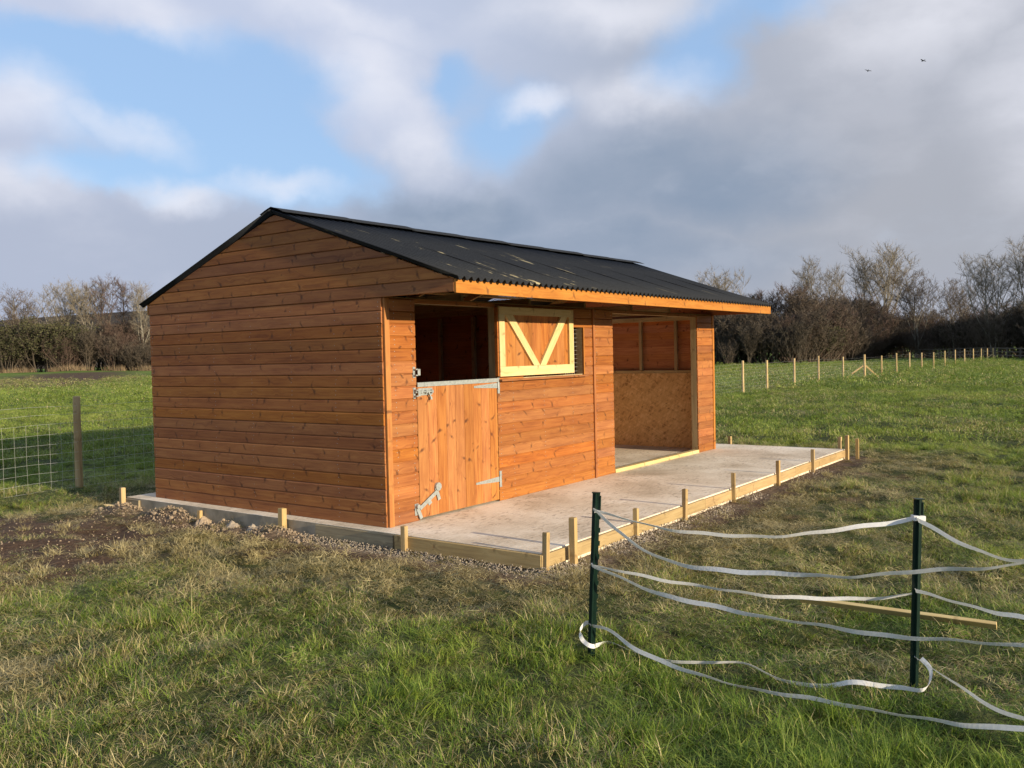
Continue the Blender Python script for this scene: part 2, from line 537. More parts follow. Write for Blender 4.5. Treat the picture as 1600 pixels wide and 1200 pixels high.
def m_concrete():
    m, nt, bs, out = mat('brushed_concrete')
    g = nt.node('ShaderNodeNewGeometry')
    P = g.outputs['Position']
    n1 = nt.noise(P, 1.1, 5.0, 0.6)
    n2 = nt.noise(nt.vmath('MULTIPLY', P, (1.3, 7.0, 1.0)), 5.0, 5.0, 0.65)
    n3 = nt.noise(P, 42.0, 3.0, 0.6)
    f = nt.math('ADD', nt.math('MULTIPLY', n1, 0.62), nt.math('ADD', nt.math('MULTIPLY', n2, 0.22), nt.math('MULTIPLY', n3, 0.16)))
    c = nt.ramp(f, [(0.38, (0.46, 0.375, 0.265)), (0.5, (0.68, 0.585, 0.445)), (0.60, (0.82, 0.74, 0.60))])
    # dropped crumbs of mud and boot scuffs
    mud = nt.noise(nt.vmath('MULTIPLY', P, (1.0, 2.2, 1.0)), 11.0, 4.0, 0.66)
    mud = nt.math('MULTIPLY', nt.smooth(mud, 0.54, 0.64), nt.smooth(nt.noise(P, 1.7, 2.0), 0.36, 0.58))
    c = nt.mix(nt.math('MULTIPLY', mud, 0.65), c, (0.24, 0.17, 0.11, 1))
    # pale rim left by the float
    nt.put(bs.inputs['Base Color'], c)
    bs.inputs['Roughness'].default_value = 0.85
    bs.inputs['Specular IOR Level'].default_value = 0.25
    hh = nt.math('ADD', nt.math('MULTIPLY', n2, 0.8), nt.math('MULTIPLY', n3, 0.35))
    nt.put(bs.inputs['Normal'], nt.bump(hh, 0.5, 0.008))
    return m


def m_ground():
    m, nt, bs, out = mat('field_soil_and_turf')
    g = nt.node('ShaderNodeNewGeometry')
    P = g.outputs['Position']
    at = nt.node('ShaderNodeAttribute', attribute_name='mud')
    n1 = nt.noise(P, 0.35, 4.0, 0.6)
    n2 = nt.noise(P, 3.0, 5.0, 0.65)
    n3 = nt.noise(P, 22.0, 4.0, 0.7)
    ff = nt.math('ADD', nt.math('MULTIPLY', n1, 0.45), nt.math('ADD', nt.math('MULTIPLY', n2, 0.3), nt.math('MULTIPLY', n3, 0.25)))
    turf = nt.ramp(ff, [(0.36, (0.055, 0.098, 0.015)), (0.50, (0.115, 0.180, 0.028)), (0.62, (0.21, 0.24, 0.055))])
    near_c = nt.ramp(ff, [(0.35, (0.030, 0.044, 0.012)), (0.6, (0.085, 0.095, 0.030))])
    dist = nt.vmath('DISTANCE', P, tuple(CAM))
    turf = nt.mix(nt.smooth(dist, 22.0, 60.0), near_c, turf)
    soil = nt.ramp(nt.math('ADD', nt.math('MULTIPLY', n3, 0.6), nt.math('MULTIPLY', n2, 0.4)), [(0.34, (0.042, 0.025, 0.016)), (0.52, (0.095, 0.060, 0.038)), (0.68, (0.19, 0.135, 0.09))])
    mf = nt.smooth(nt.math('ADD', at.outputs['Fac'], nt.math('MULTIPLY', nt.math('SUBTRACT', n2, 0.5), 0.9)), 0.25, 0.6)
    du = nt.node('ShaderNodeAttribute', attribute_name='dust')
    df = nt.math('MULTIPLY', du.outputs['Fac'], nt.smooth(n3, 0.30, 0.62, 0.45, 1.0))
    gc_ = nt.mix(mf, turf, soil)
    nt.put(bs.inputs['Base Color'], nt.mix(df, gc_, nt.ramp(n3, [(0.35, (0.20, 0.15, 0.10)), (0.65, (0.40, 0.32, 0.22))])))
    bs.inputs['Roughness'].default_value = 0.95
    bs.inputs['Specular IOR Level'].default_value = 0.15
    nt.put(bs.inputs['Normal'], nt.bump(nt.math('ADD', n3, nt.math('MULTIPLY', n2, 1.5)), 0.8, 0.05))
    return m


def m_grass():
    m, nt, bs, out = mat('grass_blade')
    dry = nt.node('ShaderNodeAttribute', attribute_name='dry', attribute_type='INSTANCER')
    rn = nt.node('ShaderNodeAttribute', attribute_name='rnd', attribute_type='GEOMETRY')
    tip = nt.node('ShaderNodeAttribute', attribute_name='tip', attribute_type='GEOMETRY')
    iv = nt.node('ShaderNodeAttribute', attribute_name='tint', attribute_type='INSTANCER')
    far = nt.node('ShaderNodeAttribute', attribute_name='far', attribute_type='INSTANCER')
    f = nt.math('ADD', nt.math('MULTIPLY', rn.outputs['Fac'], 0.5), nt.math('MULTIPLY', iv.outputs['Fac'], 0.5))
    green = nt.ramp(f, [(0.1, (0.050, 0.102, 0.012)), (0.38, (0.130, 0.215, 0.026)), (0.68, (0.260, 0.330, 0.055)), (1.0, (0.44, 0.45, 0.13))])
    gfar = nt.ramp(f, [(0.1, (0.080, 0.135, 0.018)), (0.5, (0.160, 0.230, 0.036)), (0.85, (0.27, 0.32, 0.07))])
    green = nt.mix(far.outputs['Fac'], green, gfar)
    straw = nt.ramp(rn.outputs['Fac'], [(0.0, (0.16, 0.125, 0.055)), (0.5, (0.38, 0.315, 0.15)), (1.0, (0.62, 0.54, 0.30))])
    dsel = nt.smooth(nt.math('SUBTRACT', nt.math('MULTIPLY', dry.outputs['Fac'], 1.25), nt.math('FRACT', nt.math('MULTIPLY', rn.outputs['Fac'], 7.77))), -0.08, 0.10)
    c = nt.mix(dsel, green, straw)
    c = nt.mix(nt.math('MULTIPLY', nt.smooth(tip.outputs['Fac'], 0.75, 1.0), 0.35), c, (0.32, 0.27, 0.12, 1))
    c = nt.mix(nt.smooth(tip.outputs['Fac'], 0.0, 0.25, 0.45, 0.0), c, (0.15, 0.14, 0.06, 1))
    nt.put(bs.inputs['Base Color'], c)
    bs.inputs['Roughness'].default_value = 0.5
    bs.inputs['Specular IOR Level'].default_value = 0.25
    tr = nt.node('ShaderNodeBsdfTranslucent')
    nt.put(tr.inputs[0], nt.mix(1.0, c, (1.0, 1.05, 0.55, 1), 'MULTIPLY'))
    mx = nt.node('ShaderNodeMixShader')
    mx.inputs[0].default_value = 0.28
    nt.l.new(bs.outputs[0], mx.inputs[1]); nt.l.new(tr.outputs[0], mx.inputs[2])
    nt.l.new(mx.outputs[0], out.inputs[0])
    return m


def m_bark(name, c1, c2, vary=0.3):
    m, nt, bs, out = mat(name)
    tc = nt.node('ShaderNodeTexCoord')
    oi = nt.node('ShaderNodeObjectInfo')
    f = nt.noise(tc.outputs['Object'], 1.7, 4.0, 0.65)
    c = nt.ramp(f, [(0.3, c1), (0.7, c2)])
    hsv = nt.node('ShaderNodeHueSaturation')
    nt.put(hsv.inputs['Color'], c)
    nt.put(hsv.inputs['Value'], nt.math('MULTIPLY_ADD', oi.outputs['Random'], vary, 1.0 - vary / 2))
    nt.put(bs.inputs['Base Color'], hsv.outputs[0])
    bs.inputs['Roughness'].default_value = 0.9
    bs.inputs['Specular IOR Level'].default_value = 0.1
    return m


OSB = m_osb()
STEEL = m_metal()
ROOF = m_roof()
CLEAR = m_clear()
CONC = m_concrete()
CONC_SIDE = m_simple('damp_concrete_edge', (0.22, 0.19, 0.13), (0.42, 0.36, 0.26), 5.0, 0.8, bump=0.4)
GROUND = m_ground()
GRASS = m_grass()
GREEN_METAL = m_simple('dark_green_enamel', (0.006, 0.019, 0.012), (0.010, 0.030, 0.019), 14.0, 0.38)
def m_tape():
    m, nt, bs, out = mat('white_woven_tape')
    tc = nt.node('ShaderNodeTexCoord')
    f = nt.noise(tc.outputs['Object'], 70.0, 4.0, 0.65)
    f2 = nt.noise(tc.outputs['Object'], 5.0, 3.0, 0.6)
    c = nt.mix(nt.smooth(f2, 0.5, 0.75, 0.0, 0.25), nt.ramp(f, [(0.3, (0.80, 0.81, 0.80)), (0.7, (0.93, 0.93, 0.91))]), (0.55, 0.50, 0.38, 1))
    nt.put(bs.inputs['Base Color'], c)
    bs.inputs['Roughness'].default_value = 0.5
    tr = nt.node('ShaderNodeBsdfTranslucent'); nt.put(tr.inputs[0], c)
    mx = nt.node('ShaderNodeMixShader'); mx.inputs[0].default_value = 0.35
    nt.l.new(bs.outputs[0], mx.inputs[1]); nt.l.new(tr.outputs[0], mx.inputs[2]); nt.l.new(mx.outputs[0], out.inputs[0])
    return m


TAPE = m_tape()
WIRE = m_simple('galvanised_wire', (0.42, 0.43, 0.40), (0.55, 0.56, 0.52), 6.0, 0.45, 0.3)
DARKWIRE = m_simple('dark_grille_wire', (0.16, 0.16, 0.16), (0.28, 0.28, 0.28), 6.0, 0.5, 0.3)
RUBBLE = m_simple('concrete_crumbs', (0.20, 0.165, 0.125), (0.42, 0.36, 0.28), 9.0, 0.95, bump=0.5, coords='Object')
CLOD = m_simple('dry_soil_clod', (0.20, 0.15, 0.10), (0.42, 0.33, 0.23), 7.0, 0.95, bump=0.5)
BARK_PALE = m_bark('pale_grey_bark', (0.16, 0.145, 0.115), (0.29, 0.265, 0.21))
BARK_TAN = m_bark('tan_twigs', (0.16, 0.138, 0.102), (0.26, 0.225, 0.170))
BARK_BROWN = m_bark('brown_twigs', (0.085, 0.068, 0.052), (0.150, 0.120, 0.092))
BARK_RED = m_bark('reddish_twigs', (0.082, 0.056, 0.045), (0.145, 0.102, 0.080))
BARK_DARK = m_bark('dark_thicket', (0.062, 0.052, 0.041), (0.108, 0.090, 0.068))
LEAF = m_bark('evergreen_leaf', (0.045, 0.048, 0.024), (0.090, 0.088, 0.044))
HILL = m_bark('wooded_hill', (0.030, 0.027, 0.024), (0.055, 0.048, 0.040), 0.0)
STRAWM = m_bark('dead_reed', (0.17, 0.125, 0.075), (0.27, 0.20, 0.125))
BLACK = m_simple('black_feather', (0.010, 0.010, 0.012), (0.018, 0.018, 0.020), 5.0, 0.6)

# ------------------------------------------------------------------ building dimensions
D, L, H = 3.66, 7.30, 2.088          # depth, length, wall height
CAN = 0.86                            # canopy reach in front of the wall
RY, RZ, SL = 1.43, 3.02, 0.345        # ridge
BH = H / 18.0                         # cladding pitch
SX0, SX1, SY0, SY1 = -0.165, 8.05, -1.79, 4.02   # slab
GZ = -0.15


def sstep(x, a, b):
    t = np.clip((x - a) / (b - a), 0, 1)
    return t * t * (3 - 2 * t)


# cheap value noise on a lattice, same in any run
_lat = np.random.default_rng(3).random((256, 256))


def vnoise(x, y, sc):
    x = np.asarray(x) / sc + 1000.0; y = np.asarray(y) / sc + 1000.0
    xi = np.floor(x).astype(int); yi = np.floor(y).astype(int)
    fx = x - xi; fy = y - yi
    fx = fx * fx * (3 - 2 * fx); fy = fy * fy * (3 - 2 * fy)
    g = lambda a, b: _lat[a % 256, b % 256]
    return (g(xi, yi) * (1 - fx) + g(xi + 1, yi) * fx) * (1 - fy) + (g(xi, yi + 1) * (1 - fx) + g(xi + 1, yi + 1) * fx) * fy


def fbm(x, y, sc, o=4):
    s_, a, t = 0, 1.0, 0
    for i in range(o):
        s_ = s_ + a * vnoise(x + 31.7 * i, y - 17.3 * i, sc / 2 ** i); t += a; a *= 0.55
    return s_ / t


def slab_dist(x, y):
    dx = np.maximum(np.maximum(SX0 - x, x - SX1), 0); dy = np.maximum(np.maximum(SY0 - y, y - SY1), 0)
    return np.hypot(dx, dy)


def ground_z(x, y):
    x = np.asarray(x, float); y = np.asarray(y, float)
    sd = slab_dist(x, y)
    z = GZ + 0.0 * x
    z = z - 0.10 * sstep(sd, 0.3, 2.6) * sstep(-y, 1.0, 3.5) * sstep(9 - x, 0, 8)
    r = np.hypot(x - CAM[0], y - CAM[1])
    z = z + 0.95 * sstep(y, 38, 120) * (0.6 + 0.4 * fbm(x, y, 40, 2))
    z = z + 0.105 * np.exp(-((x - SX0 + 0.16) / 0.13) ** 2) * sstep(y, 0.6, 1.3) * (1 - sstep(y, 3.7, 4.3)) * np.clip(fbm(x, y, 0.35, 3) * 2.4 - .6, 0, 1.3)
    amp = 0.6 * sstep(sd, 0.05, 1.0)
    z = z + amp * (0.17 * (fbm(x, y, 1.3, 3) - 0.5) + 0.13 * (vnoise(x, y, 0.38) - 0.5) + 0.05 * (vnoise(x, y, 0.2) - 0.5))
    z = z + 0.35 * sstep(r, 14, 60) * (fbm(x, y, 9.0, 3) - 0.5)
    return z


def mud_f(x, y):
    """how bare the soil is, 0..1"""
    x = np.asarray(x, float); y = np.asarray(y, float)
    sd = slab_dist(x, y)
    n = fbm(x, y, 0.9, 4)
    ring = (1 - sstep(sd, 0.1, 0.9)) * 0.75
    left = np.exp(-(((x + 1.7) / 1.7) ** 2 + ((y - 3.3) / 2.6) ** 2)) * 0.86
    front = np.exp(-(((x + 0.2) / 2.2) ** 2 + ((y + 2.9) / 0.9) ** 2)) * 0.30
    strip = np.exp(-((((x - 38) * 0.83 - (y - 80) * 0.55) / 8.0) ** 2 + (((x - 38) * 0.55 + (y - 80) * 0.83) / 27.0) ** 2)) * 0.95 * (0.35 + 1.1 * fbm(x, y, 14.0, 3))
    rr = np.exp(-(((x - 5.0) / 5.0) ** 2 + ((y + 2.6) / 0.9) ** 2)) * 0.25
    m_ = np.maximum.reduce([ring, left, front, strip, rr]) + (n - 0.5) * 0.7 * (sd < 9)
    return np.clip(m_, 0, 1)


def dry_f(x, y):
    """how strawy the grass is, 0..1"""
    x = np.asarray(x, float); y = np.asarray(y, float)
    sd = slab_dist(x, y)
    n = fbm(x + 5, y + 9, 1.1, 4)
    r = np.hypot(x - CAM[0], y - CAM[1])
    near_slab = (1 - sstep(sd, 0.5, 2.5)) * 0.85
    left = sstep(-x, 0.6, 4.0) * (1 - sstep(y, 3, 7)) * 0.66
    lush = np.exp(-(((x + 2.5) / 2.2) ** 2 + ((y + 4.3) / 1.9) ** 2))
    base = 0.12 + 0.22 * (r < 14)
    v = np.maximum.reduce([near_slab, left, base + 0 * x]) + (n - 0.5) * 1.25
    v = v - 0.50 * lush
    v = v * (1 - 0.55 * sstep(y - 0.3 * x, 4.5, 7.0) * (sd > 0.8))
    return np.clip(v, 0.02, 1)


# ------------------------------------------------------------------ ground sheet
def axis(c0, c1, step, far0, far1, grow=1.13):
    a = list(np.arange(c0, c1 + 1e-6, step))
    s_ = step
    while a[-1] < far1:
        s_ *= grow; a.append(a[-1] + s_)
    b = []; s_ = step; v = c0
    while v > far0:
        s_ *= grow; v -= s_; b.append(v)
    return np.array(b[::-1] + a)


gx = axis(-6.5, 10.5, 0.07, -420, 900, 1.06)
gy = axis(-7.5, 8.0, 0.07, -420, 900, 1.06)
X, Y = np.meshgrid(gx, gy, indexing='ij')
Z = ground_z(X, Y)
ins = (X > SX0 + 0.05) & (X < SX1 - 0.05) & (Y > SY0 + 0.05) & (Y < SY1 - 0.05)
Z = np.where(ins, -0.2, Z)
nx, ny = X.shape
V = np.stack([X, Y, Z], -1).reshape(-1, 3)
I = np.arange(nx * ny).reshape(nx, ny)
F = np.stack([I[:-1, :-1], I[1:, :-1], I[1:, 1:], I[:-1, 1:]], -1).reshape(-1, 4)
me = np_mesh('ground', V, F, GROUND, True)
set_attr(me, 'mud', 'POINT', mud_f(X, Y))
sdd = slab_dist(X, Y)
dust = (1 - sstep(sdd, 0.05, 0.42)) * (0.35 + 0.9 * fbm(X, Y, 0.5, 3)) * np.where(X < 0, 1.0, 1 - sstep(X, 1.5, 6.0) * .75)
set_attr(me, 'dust', 'POINT', np.clip(dust, 0, 1))
tag(link(bpy.data.objects.new('ground', me)), 'grass field with trampled soil round the slab', kind='structure')

# ------------------------------------------------------------------ hill far left
hx = np.linspace(0, 1, 60); hz = np.linspace(0, 1, 14)
vs = []
for i, t in enumerate(hx):
    cx, cy = 110 + 150 * t, 375 - 200 * t
    top = (14.5 + 12.0 * t + 1.0 * vnoise(i, 3, 6.0)) * float(1 - sstep(t, 0.55, 1.0)) - 2 * float(sstep(t, .9, 1.0))
    for s_ in hz:
        prof = math.sin(s_ * math.pi) ** 0.8
        vs.append((cx + (s_ - 0.5) * 110 * 0.8, cy + (s_ - 0.5) * 110 * 0.6, -2 + (top + 2) * prof * (1 if 0 < i < 59 else 0.02)))
I = np.arange(60 * 14).reshape(60, 14)
F = np.stack([I[:-1, :-1], I[1:, :-1], I[1:, 1:], I[:-1, 1:]], -1).reshape(-1, 4)
tag(link(bpy.data.objects.new('hill', np_mesh('hill', vs, F, HILL, True))), 'long dark hillside rising behind the far left trees', kind='structure')

# ------------------------------------------------------------------ slab and formwork
slab = empty('concrete_slab', (0, 0, 0), 'pale brushed concrete slab under the wooden stable with timber edging', 'slab')
b = MB(); b.box((SX0, SY0, -0.22), (SX1, SY1, 0.0), 0.004)
me = b.mesh('concrete', CONC); me.materials.append(CONC_SIDE)
for poly in me.polygons:
    if poly.normal.x < -0.9: poly.material_index = 1
link(bpy.data.objects.new('concrete', me), slab)


def local_board(length, w, t, m, bev=0.003):
    """plank: x length, y thickness, z width, centred on y and z"""
    b = MB(); b.box((0, -t / 2, -w / 2), (length, t / 2, w / 2), bev)
    return b.mesh('plank', m)


def place(name, me, loc, rot, parent=None, label=None):
    o = bpy.data.objects.new(name, me)
    o.location = loc; o.rotation_euler = rot
    link(o, parent)
    if label: o['label'] = label
    return o


for x0, x1, zj in ((-0.19, 2.85, -0.062), (2.856, 5.70, -0.066), (5.706, 8.06, -0.060)):
    place('edging_board', local_board(x1 - x0, 0.105, 0.028, W['form']), (x0, SY0 - 0.016, zj), (random.uniform(-.01, .01), 0, 0), slab)
place('edging_board', local_board(1.55, 0.12, 0.028, W['form']), (SX0 - 0.016, -0.26, -0.068), (0, 0, -math.pi / 2), slab, 'sawn timber edging board with a mud splash at the near corner')
place('edging_board', local_board(1.0, 0.12, 0.026, W['damp']), (SX0 - 0.016, 0.76, -0.072), (0, 0, -math.pi / 2), slab, 'damp grey edging board at the gable side')
place('edging_board', local_board(0.30, 0.09, 0.026, W['damp']), (SX0 - 0.016, 4.03, -0.062), (0, 0, -math.pi / 2), slab, 'short damp edging board at the back corner')

STK = [  # x, y, top z, width, lean, label
    (-0.215, 4.02, 0.115, 0.052, 0.01, 'pale timber stake at the back left corner of the slab, beside a split stick'),
    (-0.205, 2.55, -0.03, 0.038, 0.0, 'shortest timber stake, stub hardly reaching the top of the slab by the gable'),
    (-0.215, 1.20, 0.11, 0.058, 0.02, 'squat timber stake in crumbled concrete halfway along the gable side'),
    (-0.212, -0.40, 0.09, 0.045, 0.01, 'timber stake on the edging just in front of the stable corner'),
    (-0.150, -1.835, 0.165, 0.042, 0.05, 'leaning timber stake right at the near corner of the slab'),
    (0.16, -1.885, 0.235, 0.050, 0.0, 'tallest square timber stake, second from the near slab corner'),
    (1.30, -1.835, 0.13, 0.042, 0.0, 'timber stake on the front edging behind the upper white tapes'),
    (2.33, -1.835, 0.17, 0.042, 0.03, 'timber stake on the front edging facing the boarded window wall'),
    (3.57, -1.835, 0.18, 0.040, -0.02, 'timber stake on the front edging facing the open shelter bay'),
    (5.00, -1.835, 0.16, 0.042, 0.0, 'concrete splashed timber stake on the front edging, third from the far corner'),
    (6.36, -1.835, 0.165, 0.044, 0.0, 'timber stake on the front edging next to the far corner group'),
    (7.98, -1.840, 0.215, 0.048, 0.0, 'tallest of the three stakes at the far right corner of the slab'),
    (8.11, -1.70, 0.18, 0.045, 0.04, 'left hand stake of the three at the far right slab corner'),
    (8.12, -1.95, 0.16, 0.045, -0.03, 'right hand stake of the three at the far right slab corner'),
    (8.11, 0.07, 0.125, 0.045, 0.0, 'lone short timber stake on the far edge of the slab, right of the stable'),
]
for x, y, zt, w, lean, lab in STK:
    b = MB()
    hgt = zt + 0.33
    z0 = -0.33 - zt
    vs = []
    for zz, sx in ((-hgt, 0.25), (-hgt + 0.12, 1.0), (-0.004, 1.0), (0.0, 0.9)):
        for ax, ay in ((-1, -1), (1, -1), (1, 1), (-1, 1)):
            vs.append((ax * w / 2 * sx, ay * w / 2 * sx, zz + (random.uniform(-.004, .004) if zz > -0.01 else 0)))
    fs = [(3, 2, 1, 0), (12, 13, 14, 15)] + [(r * 4 + i, r * 4 + (i + 1) % 4, r * 4 + 4 + (i + 1) % 4, r * 4 + 4 + i) for r in range(3) for i in range(4)]
    # long axis local x for the grain
    b.add([(z_, y_, -x_) for x_, y_, z_ in vs], fs)
    o = b.build('timber_stake', W['form'])
    o.location = (x, y, zt)
    o.rotation_euler = (random.uniform(-.03, .03), -math.pi / 2 + lean, random.uniform(-.12, .12))
    tag(o, lab, 'stake', 'timber stakes round the concrete slab')

b = MB()
b.add([(0, -.03, 0), (.30, -.015, .01), (.42, 0, .03), (.28, .03, .005), (0, .02, 0), (0, -.03, .02), (.30, -.015, .03), (.28, .03, .025), (0, .02, .02)],
      [(0, 1, 2, 3, 4), (5, 8, 7, 2, 6), (0, 5, 6, 1), (1, 6, 2), (2, 7, 3), (3, 7, 8, 4), (4, 8, 5, 0)])
o = b.build('split_stick', W['pale']); o.scale = (.42, .9, 1); o.location = (-0.22, 4.12, -0.125); o.rotation_euler = (0, -0.08, 2.2)
tag(o, 'pale split stick lying on the mud beside the back left stake', 'stick')

# ------------------------------------------------------------------ stable
stable = empty('wooden_stable', (0, 0, 0), 'orange stained timber stable and open field shelter with black corrugated roof', 'stable')
TH = 0.018


def profile(hh=BH):
    return [(-0.013, 0.0), (-TH, 0.004), (-TH, hh - 0.015), (-0.012, hh - 0.009), (-0.007, hh - 0.0005), (0, hh - 0.0005), (0, 0)]


_cache = {}


def clad(length, m, hh=BH):
    key = (round(length, 3), m.name, round(hh, 4))
    if key not in _cache:
        b = MB(); b.prism(profile(hh), 0, length)
        _cache[key] = b.mesh('cladding_board', m)
    return _cache[key]


def wob():
    return random.uniform(-0.0012, 0.0012)


ins_m = W['inside']


def two_sided(me):
    """stained outside, darker sawn back"""
    if len(me.materials) < 2:
        me.materials.append(ins_m)
        for p in me.polygons:
            if p.normal.y > 0.9: p.material_index = 1
    return me


# gables (left is in view, right mirrors it)
def gable_board(zb, x_lo, x_hi, hh, left_is_back):
    """x runs along the wall; top cut to the roof slope. u = distance from the back wall face"""
    def yy(u): return (D - u) if left_is_back else (-CAN + u)
    def roof_at(y): return RZ - 0.035 - SL * abs(y - RY)
    def lo(y_, z_):
        zw = zb + z_
        dy = max(0.0, (RZ - 0.035 - zw) / SL)
        a, b_ = RY - dy, RY + dy
        us = sorted((D - a, D - b_)) if left_is_back else sorted((a + CAN, b_ + CAN))
        return max(x_lo, us[0])
    def hi(y_, z_):
        zw = zb + z_
        dy = max(0.0, (RZ - 0.035 - zw) / SL)
        a, b_ = RY - dy, RY + dy
        us = sorted((D - a, D - b_)) if left_is_back else sorted((a + CAN, b_ + CAN))
        return max(lo(y_, z_) + 0.001, min(x_hi, us[1]))
    b = MB(); b.prism(profile(hh), 0, 0, lo, hi)
    return two_sided(b.mesh('cladding_board', W['stain']))


for i in range(18):
    place('cladding_board', two_sided(clad(D, W['stain'])), (wob(), D, i * BH), (0, 0, -math.pi / 2), stable)
    place('cladding_board', two_sided(clad(D, W['stain'])), (L + wob(), 0, i * BH), (0, 0, math.pi / 2), stable)
z = H
i = 0
while z < RZ - 0.06:
    hh = BH * 1.02
    if z + hh > RZ - 0.04: hh = RZ - 0.04 - z
    place('cladding_board', gable_board(z, 0.0, D + CAN, hh, True), (-0.0035 + wob(), D, z), (0, 0, -math.pi / 2), stable)
    place('cladding_board', gable_board(z, 0.0, D + CAN, hh, False), (L + 0.0035 + wob(), -CAN, z), (0, 0, math.pi / 2), stable)
    z += hh
# back wall
for i in range(18):
    place('cladding_board', two_sided(clad(L, W['stain'])), (L, D + wob(), i * BH), (0, 0, math.pi), stable)

# front wall
DX0, DX1 = 0.412, 1.668        # door opening
JX = 3.646                     # joint strip
OX0, OX1 = 4.136, 6.690        # shelter opening
WX0, WX1, WZ0, WZ1 = 2.15, 3.415, 11 * BH + 0.02, 16 * BH
rows = list(range(18))


def front(x0, x1, rows):
    for i in rows:
        place('cladding_board', two_sided(clad(x1 - x0, W['stain'])), (x0, wob(), i * BH), (0, 0, 0), stable)


front(0.062, DX0, rows)
front(DX1 + 0.004, JX - 0.018, range(0, 11))
front(DX1 + 0.004, WX0, range(11, 16))
front(WX1, JX - 0.018, range(11, 16))
front(DX1 + 0.004, JX - 0.018, range(16, 18))
front(JX + 0.024, OX0, rows)
front(OX1, L - 0.055, rows)


def stick(name, a, b_, w, t, m, parent=stable, up=(0, 0, 1), bev=0.002):
    """timber whose mesh runs along local x so that the grain follows it"""
    a, b_, up = Vector(a), Vector(b_), Vector(up)
    dx = (b_ - a); LL = dx.length; dx.normalize()
    sy = up.cross(dx).normalized(); uz = dx.cross(sy).normalized()
    bb = MB(); bb.box((0, -w / 2, -t / 2), (LL, w / 2, t / 2), bev)
    o = bb.build(name, m, parent)
    Mx = Matrix((dx, sy, uz)).transposed().to_4x4(); Mx.translation = a
    o.matrix_local = Mx
    return o


def nail_rows(points, parent, nm='nail_heads'):
    b = MB()
    for (x, y, z, ax) in points:
        n_ = 6; rr_ = 0.0042
        if ax == 'y': ring = [(x + rr_ * math.cos(a_), y, z + rr_ * math.sin(a_)) for a_ in [j_ * math.pi / 3 for j_ in range(6)]]
        else: ring = [(x, y + rr_ * math.cos(a_), z + rr_ * math.sin(a_)) for a_ in [j_ * math.pi / 3 for j_ in range(6)]]
        b.add(ring, [tuple(range(6))])
    o = b.build(nm, STEEL, parent)
    o['kind'] = 'stuff'
    return o


pts_n = []
for i in range(18):
    for x in (0.13, 0.36, 1.72, 1.95, 2.55, 3.15, 3.58, 3.72, 4.08, 6.74, 7.18):
        zz_ = i * BH + random.uniform(.035, .05)
        if WX0 - .02 < x < WX1 + .02 and 11 <= i < 16: continue
        pts_n.append((x + random.uniform(-.008, .008), -TH - 0.0022, zz_, 'y'))
        pts_n.append((x + random.uniform(-.008, .008), -TH - 0.0022, zz_ + .045, 'y'))
    for y in (0.04, 0.61, 1.24, 1.86, 2.48, 3.10, 3.62):
        zz_ = i * BH + random.uniform(.03, .05)
        pts_n.append((-TH - 0.0022, y + random.uniform(-.01, .01), zz_, 'x'))
        if random.random() < .6: pts_n.append((-TH - 0.0022, y + random.uniform(-.01, .01), zz_ + .04, 'x'))
nail_rows(pts_n, stable)

# corner boards, joint strip, jambs
stick('corner_board', (0.031, -0.016, 0.0), (0.031, -0.016, H - 0.004), 0.062, 0.024, W['fascia'], up=(0, 1, 0))
stick('corner_board', (L - 0.026, -0.016, 0.0), (L - 0.026, -0.016, H - 0.004), 0.056, 0.024, W['fascia'], up=(0, 1, 0))
stick('joint_strip', (JX + 0.002, -0.020, -0.001), (JX + 0.002, -0.020, H - 0.006), 0.040, 0.034, W['stain'], up=(0, 1, 0))
for x in (DX0 - 0.024, OX0 - 0.026):
    stick('door_jamb', (x, 0.047, 0.0), (x, 0.047, H - 0.042), 0.045, 0.09, W['frame'], up=(0, 1, 0))
for x in (DX1 + 0.028, OX1 + 0.022):
    stick('door_jamb', (x, 0.047, 0.0), (x, 0.047, H - 0.042), 0.045, 0.09, W['frame'], up=(0, 1, 0))
# head beam over the openings, wall plate
stick('head_beam', (0.03, 0.046, H - 0.015), (L - 0.03, 0.046, H - 0.015), 0.085, 0.050, W['frame'])
for xa, xb_ in ((DX0 - 0.001, DX1 + 0.004), (OX0, OX1)):
    stick('head_board', (xa + .001, -0.009, H - 0.020), (xb_ - .001, -0.009, H - 0.020), 0.017, 0.040, W['stain'])
stick('wall_plate', (0.03, D - 0.05, H - 0.045), (L - 0.03, D - 0.05, H - 0.045), 0.085, 0.084, W['frame'])
stick('fascia_board', (-0.019, -CAN - 0.014, H + 0.048), (L + 0.135, -CAN - 0.014, H + 0.048), 0.026, 0.118, W['fascia'])
stick('fascia_board', (-0.019, D + 0.03, H + 0.06), (L + 0.10, D + 0.03, H + 0.06), 0.024, 0.12, W['fascia'])
# threshold
stick('threshold', (OX0 + 0.002, 0.02, 0.024), (OX1 - 0.002, 0.02, 0.024), 0.09, 0.046, W['pale'])
